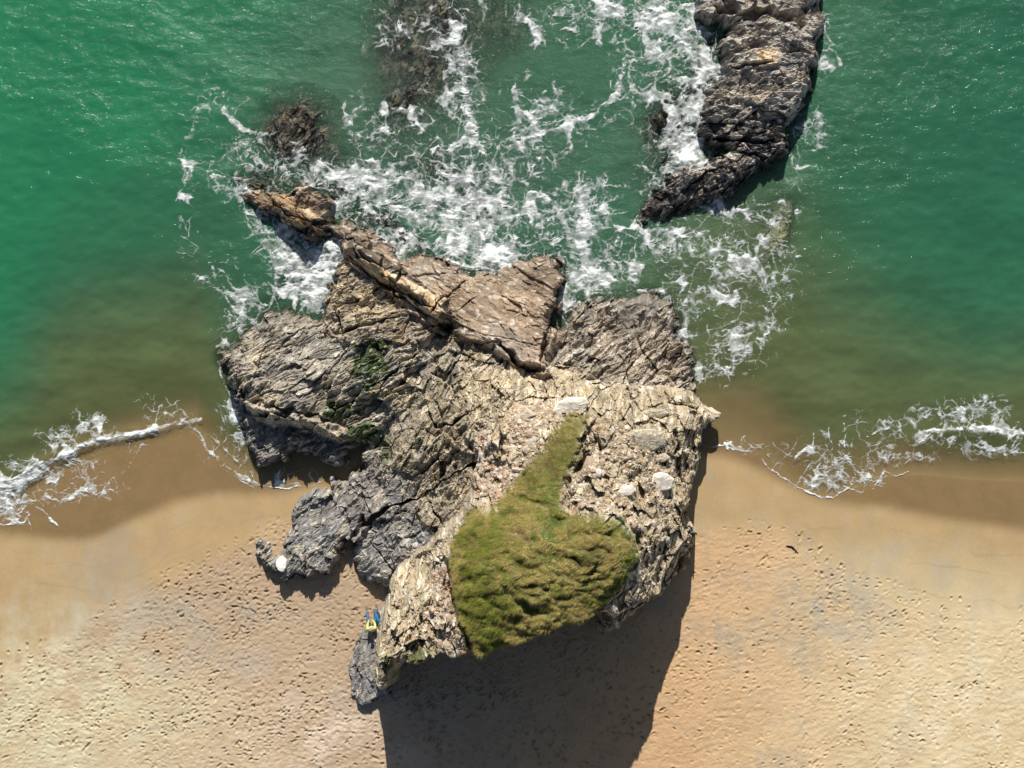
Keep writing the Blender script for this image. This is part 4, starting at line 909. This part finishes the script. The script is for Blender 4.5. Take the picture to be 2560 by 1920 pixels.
hollow = sst(.0, .25, .17 - turf_f(x, y) + .3 * (gs * .5)); c = mixc(C3(.43,.355,.12), C3(.19,.225,.032), np.clip(greens * .75 + hollow * .9, 0, 1)); c = mixc(c, C3(.20,.14,.065), sst(.0, .4, -gs) * .4)
c = mixc(c, C3(.26,.16,.085), sst(.22, .45, fbm(x * .9, y * .9, 606, 4)) * .6); c = mixc(c, C3(.10,.14,.03), sst(.2, .4, fbm(x * 1.6, y * 1.6, 607, 3)) * .6)
c = c * rng.uniform(.6, 1.35, n)[:, None]
c = mixc(c, C3(.12,.11,.03), (1 - strip) * .35)
cc = np.repeat(c[:, None, :], 5, 1)
g = soup('grass', V.reshape(-1, 3), Fq, M_grass, stack, False, cc.reshape(-1, 3)); g['kind'] = 'stuff'
print('grass', time.time() - T0, n)

# ------------------------------------------------------------------ stones
def stone_mesh(name, seed, flat=0.6, rough=0.22, sub=2, mat=None, cut=5):
    import bmesh
    r = np.random.default_rng(seed); bm = bmesh.new(); bmesh.ops.create_icosphere(bm, subdivisions=sub, radius=1)
    pl = [(Vector(r.normal(0, 1, 3)).normalized(), r.uniform(.55, .85)) for _ in range(cut)]
    for v in bm.verts:
        for nrm, h in pl:
            d = v.co.dot(nrm)
            if d > h: v.co -= nrm * (d - h)
        v.co *= 1 + r.uniform(-rough, rough) * .3
        v.co.z *= flat
    me = bpy.data.meshes.new(name); bm.to_mesh(me); bm.free(); me.materials.append(mat or M_stone); return me
protos = [stone_mesh('stone', 50 + i, rng.uniform(.4, .75), .25, 1) for i in range(8)]
spots = []
for pl_, n_ in ((RUBBLE, 260), (RUBBLE2, 300), (RUBBLE3, 60)):
    q = pts_in(pl_, n_ * 3); q = q[sdf(GRASS, q[:, 0], q[:, 1]) < -.08]; q = q[fbm(q[:, 0] * .75, q[:, 1] * 1.1, 640, 3) + .22 - .22 * sst(1.6, 3.4, q[:, 0]) + rng.uniform(-.1, .1, len(q)) > .0][:n_]; spots.append(q)
spots = np.concatenate(spots); sizes = np.minimum(.075 * np.exp(rng.normal(0, .45, len(spots))) + .02, .3)
order = np.argsort(-sizes)[:300]
for k in order:
    x, y = spots[k]; s_ = sizes[k]
    o = bpy.data.objects.new('stone', protos[k % 8]); coll.objects.link(o); o.parent = stack
    o.location = (x, y, float(ground([x], [y])[0]) + s_ * .15); o.scale = (s_ * rng.uniform(.8, 1.5), s_, s_ * rng.uniform(.7, 1.1)); o.rotation_euler = (rng.normal(0, .25), rng.normal(0, .25), rng.uniform(0, 6.28))
# the finer scree as one part
chip = np.array([(1,0,0),(-.6,.8,0),(-.5,-.9,0),(.1,0,.8),(0,.1,-.7)], float); chf = np.array([(0,1,3),(1,2,3),(2,0,3),(1,0,4),(2,1,4),(0,2,4)])
q = np.concatenate([pts_in(RUBBLE, 9000), pts_in(RUBBLE2, 10500), pts_in(RUBBLE3, 2200)]); q = q[fbm(q[:, 0] * .75, q[:, 1] * 1.1, 640, 3) + .20 - .22 * sst(1.6, 3.4, q[:, 0]) + rng.uniform(-.12, .12, len(q)) > .0]
q = q[sdf(GRASS, q[:, 0], q[:, 1]) < -.03]; n = len(q)
s_ = .026 * np.exp(rng.normal(0, .55, n)); a = rng.uniform(0, 6.28, n); zg = ground(q[:, 0], q[:, 1])
cv = chip[None] * s_[:, None, None] * rng.uniform(.6, 1.4, (n, 1, 3))
V = np.stack([cv[..., 0] * np.cos(a)[:, None] - cv[..., 1] * np.sin(a)[:, None] + q[:, :1], cv[..., 0] * np.sin(a)[:, None] + cv[..., 1] * np.cos(a)[:, None] + q[:, 1:], cv[..., 2] + zg[:, None] + .01], -1)
pal = np.array([(.52,.43,.32),(.43,.32,.22),(.38,.30,.19),(.25,.17,.12),(.60,.55,.46),(.33,.30,.25),(.42,.28,.16)]); cc = pal[rng.integers(0, 7, n)] * rng.uniform(.8, 1.2, (n, 1)); pinkish = sst(1.0, -1.5, q[:, 0])[:, None]; cc = cc * (1 - pinkish * .5) + cc * np.array([1.12, .88, .82]) * pinkish * .5
g = soup('scree', V.reshape(-1, 3), (np.arange(n)[:, None, None] * 5 + chf[None]).reshape(-1, 3), M_scree, stack, False, np.repeat(cc[:, None], 5, 1).reshape(-1, 3)); g['kind'] = 'stuff'

def block(name, outline, z, thick, mat, label, seed=1, tilt=(0, 0), cat='boulder', dome=0.12):
    """an irregular slab-like boulder from its outline: bevelled rim, uneven top"""
    import bmesh
    pl = poly(outline, z); c = pl.mean(0); r = np.random.default_rng(seed)
    zb = float(ground([c[0]], [c[1]])[0])
    pts = []
    for i in range(len(pl)):                      # rounded, uneven outline
        a_, b_ = pl[i], pl[(i + 1) % len(pl)]
        for t in (0.12, .5, .88): pts.append(a_ + (b_ - a_) * t + r.normal(0, .012, 2))
    pts = np.array(pts) - c
    bm = bmesh.new(); rings = []
    for sc, zz in ((.98, -.35), (1.04, .25), (1.0, .8), (.88, 1.0), (.5, 1.0 + dome)):
        rings.append([bm.verts.new((p[0] * sc, p[1] * sc, zz * thick + p[0] * tilt[0] + p[1] * tilt[1] + r.normal(0, .02) * thick)) for p in pts])
    top = bm.verts.new((0, 0, thick * (1 + dome)))
    for a_, b_ in zip(rings[:-1], rings[1:]):
        for i in range(len(pts)): j = (i + 1) % len(pts); bm.faces.new((a_[i], a_[j], b_[j], b_[i]))
    for i in range(len(pts)): bm.faces.new((rings[-1][i], rings[-1][(i + 1) % len(pts)], top))
    bmesh.ops.recalc_face_normals(bm, faces=bm.faces)
    me = bpy.data.meshes.new(name); bm.to_mesh(me); bm.free(); me.materials.append(mat)
    o = bpy.data.objects.new(name, me); coll.objects.link(o); o.location = (c[0], c[1], zb - .02); tag(o, label, cat)
    return o
M_white = simple_mat('white_stone', (.60,.555,.475), .85, .3, 4, .08); M_cream = simple_mat('cream_stone', (.47,.40,.30), .9, .28, 6, .06)
M_strata = simple_mat('layered_stone', (.40,.35,.26), .9, .45, 9, .12)
block('boulder', [(1380,1030),(1392,1008),(1418,994),(1466,994),(1471,1010),(1462,1026),(1430,1034),(1400,1046)], 5, .30, M_white, 'largest white flat boulder at the top tip of the grass strip', 1, (.05, .12))
block('boulder', [(1298,1040),(1316,1018),(1330,1028),(1344,1037),(1318,1050),(1310,1058)], 5, .28, M_cream, 'squarish pale boulder on the pink rubble, left of the white flat boulder', 2, (.1, .05))
block('boulder', [(1632,1188),(1640,1186),(1672,1186),(1690,1200),(1684,1226),(1652,1232),(1636,1224)], 6.5, .35, M_white, 'big white squarish boulder near the right rim of the stack', 3, (-.05, .1))
block('boulder', [(1540,1226),(1552,1214),(1576,1210),(1588,1222),(1574,1234),(1548,1236)], 6.5, .2, M_white, 'small white wedge boulder in the rubble left of the big white one', 4)
block('boulder', [(1488,1172),(1496,1168),(1504,1180),(1496,1190),(1488,1186)], 6.5, .2, M_white, 'small upright pale stone in rubble right of the dark hollow', 5)
block('boulder', [(1208,1108),(1222,1104),(1240,1110),(1228,1118),(1212,1116)], 5, .15, M_white, 'flat white stone on the pink rubble at its left edge', 6)
block('boulder', [(1306,1116),(1318,1112),(1326,1124),(1318,1134),(1306,1128)], 5.5, .2, M_cream, 'yellowish stone in the pink rubble just left of the grass strip', 7)
block('rock_ledge', [(1565,1088),(1580,1076),(1630,1072),(1660,1084),(1664,1110),(1640,1126),(1600,1126),(1568,1116)], 5.6, .30, M_strata, 'grey layered ledge in the rubble right of the grass strip', 8, (0, .12), 'rock', .2)
block('rock_ledge', [(1610,1146),(1630,1140),(1664,1134),(1680,1146),(1668,1156),(1640,1156)], 6, .28, M_cream, 'narrow pale layered ledge above the big white boulder', 9, (0, .05), 'rock')
block('rock_ledge', [(1600,1034),(1625,1026),(1665,1022),(1678,1034),(1660,1044),(1620,1046)], 4.9, .28, M_strata, 'grey layered ledge on the cream slope near the upper right rim', 10, (0, .1), 'rock')
block('rock_ledge', [(1768,1032),(1786,1018),(1812,1034),(1808,1046),(1792,1056),(1774,1054)], 2.3, .5, M_cream, 'pale rock block jutting over the beach at the right corner of the stack', 11, (.1, 0), 'rock')
block('white_stone', [(692,1404),(700,1390),(712,1390),(719,1402),(718,1418),(710,1428),(698,1424),(692,1414)], 1.0, .28, simple_mat('chalk', (.80,.77,.68), .8, .06, 10, .01), 'round white stone lodged near the left end of the long grey beach rock', 12, cat='stone')

# cushion plants along the grass edge
def cushion(u, v, z, r_, label, seed):
    x, y = P(u, v, z); rr_ = np.random.default_rng(seed); n = 420; r_ *= S
    th = rr_.uniform(0, 6.28, n); ph = np.arccos(rr_.uniform(0.0, 1, n)); R = r_ * (1 + .12 * np.sin(th * 3 + seed)) * rr_.uniform(.85, 1.05, n)
    p = np.stack([R * np.sin(ph) * np.cos(th), R * np.sin(ph) * np.sin(th), R * .75 * np.cos(ph)], 1)
    nr = p / np.linalg.norm(p, axis=1)[:, None]; t1 = np.cross(nr, rr_.normal(0, 1, (n, 3))); t1 /= np.linalg.norm(t1, axis=1)[:, None]; t2 = np.cross(nr, t1)
    L_ = .030; t2 = t2 + nr * .5
    V = np.stack([p - t1 * L_ * .35, p + t2 * L_ * .5, p + t1 * L_ * .35, p - t2 * L_ * .6], 1)
    c = mixc(C3(.05,.11,.02), C3(.12,.20,.05), rr_.uniform(0, 1, n))
    o = soup('cushion_plant', V.reshape(-1, 3), np.arange(n * 4).reshape(-1, 4), M_grass, None, False, np.repeat(c[:, None], 4, 1).reshape(-1, 3))
    o.location = (x, y, float(ground([x], [y])[0]) + .02); tag(o, label, 'plant', 'green cushion plants along the edge of the grass')
for i, (u, v, r_, lb) in enumerate([(1176,1292,14,'biggest green cushion plant at the upper left corner of the grassy top'), (1153,1329,10,'second green cushion plant down the left grass edge, below the biggest one'), (1135,1357,6,'small green cushion plant on the left grass edge, third from the top corner'),
        (1126,1387,7,'small green cushion plant halfway down the left grass edge'), (1116,1417,7,'lowest small green cushion plant on the left grass edge'), (1595,1352,15,'bright green cushion plant at the right corner of the grassy top'),
        (1580,1387,17,'large bright green cushion plant at the lower right of the grassy top'), (1556,1301,10,'green cushion plant above the brown bare patch on the right grass edge'), (1564,1335,11,'yellow-green cushion plant just left of the right grass corner'),
        (1314,1190,8,'small green cushion plant beside the rubble at the foot of the grass strip'), (1210,1578,9,'green cushion plant near the bottom left corner of the grassy top')]):
    cushion(u, v, 8.3, r_, lb, 700 + i)

# strands of seaweed left on the sand at the right
def seaweed(path, w, label, seed):
    r = np.random.default_rng(seed); V = []; F = []
    pts = np.array([P(u, v) for u, v in path])
    for k in range(7):
        off = r.normal(0, .05, 2); n = 9; t = np.linspace(0, 1, n) ; L_ = len(pts) - 1
        xs = np.interp(t * L_, range(L_ + 1), pts[:, 0]) + off[0] + np.cumsum(r.normal(0, .018, n)); ys = np.interp(t * L_, range(L_ + 1), pts[:, 1]) + off[1] + np.cumsum(r.normal(0, .018, n))
        zz_ = sand_z(xs, ys); ww = w * r.uniform(.5, 1.2) * np.sin(np.clip(t * 3.14, .25, 2.9)); b0_ = len(V)
        for i in range(n):
            dx_, dy_ = (xs[min(i+1, n-1)] - xs[max(i-1, 0)], ys[min(i+1, n-1)] - ys[max(i-1, 0)]); l_ = math.hypot(dx_, dy_) + 1e-6
            px_, py_ = -dy_ / l_ * ww[i], dx_ / l_ * ww[i]
            V += [(xs[i] + px_, ys[i] + py_, zz_[i] + .01), (xs[i], ys[i], zz_[i] + .045 + r.uniform(0, .03)), (xs[i] - px_, ys[i] - py_, zz_[i] + .01)]
        for i in range(n - 1):
            a_ = b0_ + i * 3; F += [(a_, a_+3, a_+4, a_+1), (a_+1, a_+4, a_+5, a_+2)]
    tag(soup('seaweed', V, F, M_weed), label, 'seaweed')
M_weed = simple_mat('seaweed', (.055,.042,.025), .6, .3)
seaweed([(1966,1366),(1978,1368),(1990,1380)], .008, 'dark brown seaweed strand on the sand, a little below the smooth wet patch at right', 1)

# ------------------------------------------------------------------ the person and the backpack
def skin_mesh(name, verts, edges, radii, mat, parent, sub=2, root=0):
    me = bpy.data.meshes.new(name); me.from_pydata(verts, edges, []); me.update()
    o = bpy.data.objects.new(name, me); coll.objects.link(o)
    sk = o.modifiers.new('skin', 'SKIN'); sk.use_smooth_shade = True
    for i, r in enumerate(radii):
        sv_ = me.skin_vertices[0].data[i]; sv_.radius = (r, r) if not isinstance(r, tuple) else r; sv_.use_root = (i == root)
    ss = o.modifiers.new('sub', 'SUBSURF'); ss.levels = sub; ss.render_levels = sub
    me.materials.append(mat)
    dg = bpy.context.evaluated_depsgraph_get(); ev = o.evaluated_get(dg); m2 = bpy.data.meshes.new_from_object(ev)
    o.modifiers.clear(); o.data = m2; o.parent = parent
    for p in m2.polygons: p.use_smooth = True
    return o
M_skin = simple_mat('skin', (.55,.33,.24), .6, .05); M_yel = simple_mat('yellow_jacket', (.52,.55,.16), .8, .08); M_jean = simple_mat('blue_jeans', (.05,.10,.19), .85, .15)
M_hair = simple_mat('grey_hair', (.26,.20,.15), .8, .2, 60); M_shoe = simple_mat('shoe', (.12,.10,.10), .7, .1); M_phone = simple_mat('phone', (.02,.02,.02), .3, .0)
M_blue = simple_mat('blue_fabric', (.01,.16,.34), .65, .1); M_pack = simple_mat('dark_fabric', (.03,.035,.045), .8, .2); M_strap = simple_mat('strap', (.02,.02,.02), .8)
px, py = P(934, 1566, 0.5); zs = max(float(ground([px], [py - .05])[0]), float(sand_z(np.array([px]), np.array([py]))[0]) + .42)
sand0 = float(sand_z(np.array([px]), np.array([py + .6]))[0])
person = bpy.data.objects.new('person', None); coll.objects.link(person); person.location = (px, py, zs)
person.rotation_euler = (0, 0, math.radians(7))
tag(person, 'person in a yellow jacket and blue jeans sitting on the low grey rock', 'person')
fz = sand0 - zs + .06
# body under the clothes: one continuous figure (pelvis, spine, head, legs, arms, hands)
bv = [(0,0,.10),(0,.02,.30),(0,.05,.47),(0,.07,.56),(0,.09,.63),(0,.10,.72),
      (.10,.03,.08),(.17,.42,.14),(.22,.72,fz+.10),(.23,.86,fz),
      (-.10,.03,.08),(-.15,.40,.14),(-.20,.66,fz+.10),(-.23,.80,fz),
      (.18,.06,.47),(.17,.25,.30),(.07,.47,.28),(.03,.51,.29),(-.18,.06,.47),(-.165,.25,.30),(-.07,.46,.28),(-.03,.51,.29)]
be = [(0,1),(1,2),(2,3),(3,4),(4,5),(0,6),(6,7),(7,8),(8,9),(0,10),(10,11),(11,12),(12,13),(2,14),(14,15),(15,16),(16,17),(2,18),(18,19),(19,20),(20,21)]
br = [.13,.12,.12,.05,.075,.085,.085,.065,.045,.04,.085,.065,.045,.04,.05,.042,.03,.03,.05,.042,.03,.03]
skin_mesh('body', bv, be, br, M_skin, person)
skin_mesh('jacket', [(0,0,.08),(0,.02,.30),(0,.05,.46),(0,.07,.53),(.19,.06,.47),(.175,.25,.30),(.08,.45,.28),(-.19,.06,.47),(-.17,.25,.30),(-.08,.44,.28)],
          [(0,1),(1,2),(2,3),(2,4),(4,5),(5,6),(2,7),(7,8),(8,9)], [.165,.155,.15,.075,.078,.06,.046,.078,.06,.046], M_yel, person)
skin_mesh('trousers', [(0,0,.06),(.10,.06,.07),(.17,.42,.15),(.228,.82,fz+.05),(-.10,.06,.07),(-.15,.40,.15),(-.215,.76,fz+.05)], [(0,1),(1,2),(2,3),(0,4),(4,5),(5,6)], [.15,.11,.09,.065,.11,.09,.065], M_jean, person)
for sx_, yy in ((.23, .84), (-.225, .78)):
    skin_mesh('shoe', [(sx_, yy - .03, fz), (sx_ * 1.04, yy + .10, fz - .005), (sx_ * 1.06, yy + .20, fz - .02)], [(0,1),(1,2)], [.055,.05,.04], M_shoe, person, 1)
skin_mesh('hair', [(0,.04,.70),(0,.06,.76),(0,.12,.81)], [(0,1),(1,2)], [.10,.11,.085], M_hair, person, 1)
for sg in (1, -1):                                        # two hands of five fingers closing on the phone
    for f_, (dx_, l_) in enumerate(((.0, .055), (.018, .07), (.036, .075), (.054, .065))):
        bx_ = sg * .035; skin_mesh('finger', [(bx_, .50, .262 + dx_), (bx_ * .9, .50 + l_ * .6, .262 + dx_), (bx_ * .2, .50 + l_, .262 + dx_)], [(0,1),(1,2)], [.0095,.009,.0075], M_skin, person, 1)
    skin_mesh('thumb', [(sg * .035, .49, .31), (sg * .03, .52, .335), (sg * .01, .545, .335)], [(0,1),(1,2)], [.011,.010,.008], M_skin, person, 1)
def boxm(name, sx_, sy_, sz_, loc, mat, parent, bev=.01):
    import bmesh
    bm = bmesh.new(); bmesh.ops.create_cube(bm, size=1)
    for v in bm.verts: v.co = Vector((v.co.x * sx_, v.co.y * sy_, v.co.z * sz_))
    bmesh.ops.bevel(bm, geom=bm.edges[:], offset=bev, segments=3, affect='EDGES', profile=.6)
    me = bpy.data.meshes.new(name); bm.to_mesh(me); bm.free(); me.materials.append(mat)
    for p in me.polygons: p.use_smooth = True
    o = bpy.data.objects.new(name, me); coll.objects.link(o); o.location = loc; o.parent = parent; return o
ph = boxm('phone', .15, .01, .075, (0,0,0), M_phone, None, .004)
ph.location = person.matrix_basis @ Vector((0, .565, .30)); ph.rotation_euler = person.rotation_euler; tag(ph, 'small dark phone held in both hands by the person in yellow', 'phone')
bx, by = P(948, 1538, .5)
pack = bpy.data.objects.new('backpack', None); coll.objects.link(pack); tag(pack, 'blue and black backpack lying on the rock to the right of the person in yellow', 'backpack')
pack.location = (bx, by, float(ground([bx], [by])[0]) + .10); pack.rotation_euler = (0, 0, math.radians(22))
boxm('bag', .25, .44, .20, (0,0,0), M_pack, pack, .06); boxm('front_pocket', .14, .36, .13, (-.04,0,.11), M_blue, pack, .055); boxm('top_flap', .16, .13, .07, (-.02,-.17,.12), M_blue, pack, .03)
for k in (-1, 1): skin_mesh('strap', [(.07 * k, .16, .10), (.09 * k, .22, .13), (.10 * k, .27, .04)], [(0,1),(1,2)], [.012,.014,.012], M_strap, pack, 1)
print('done', time.time() - T0)
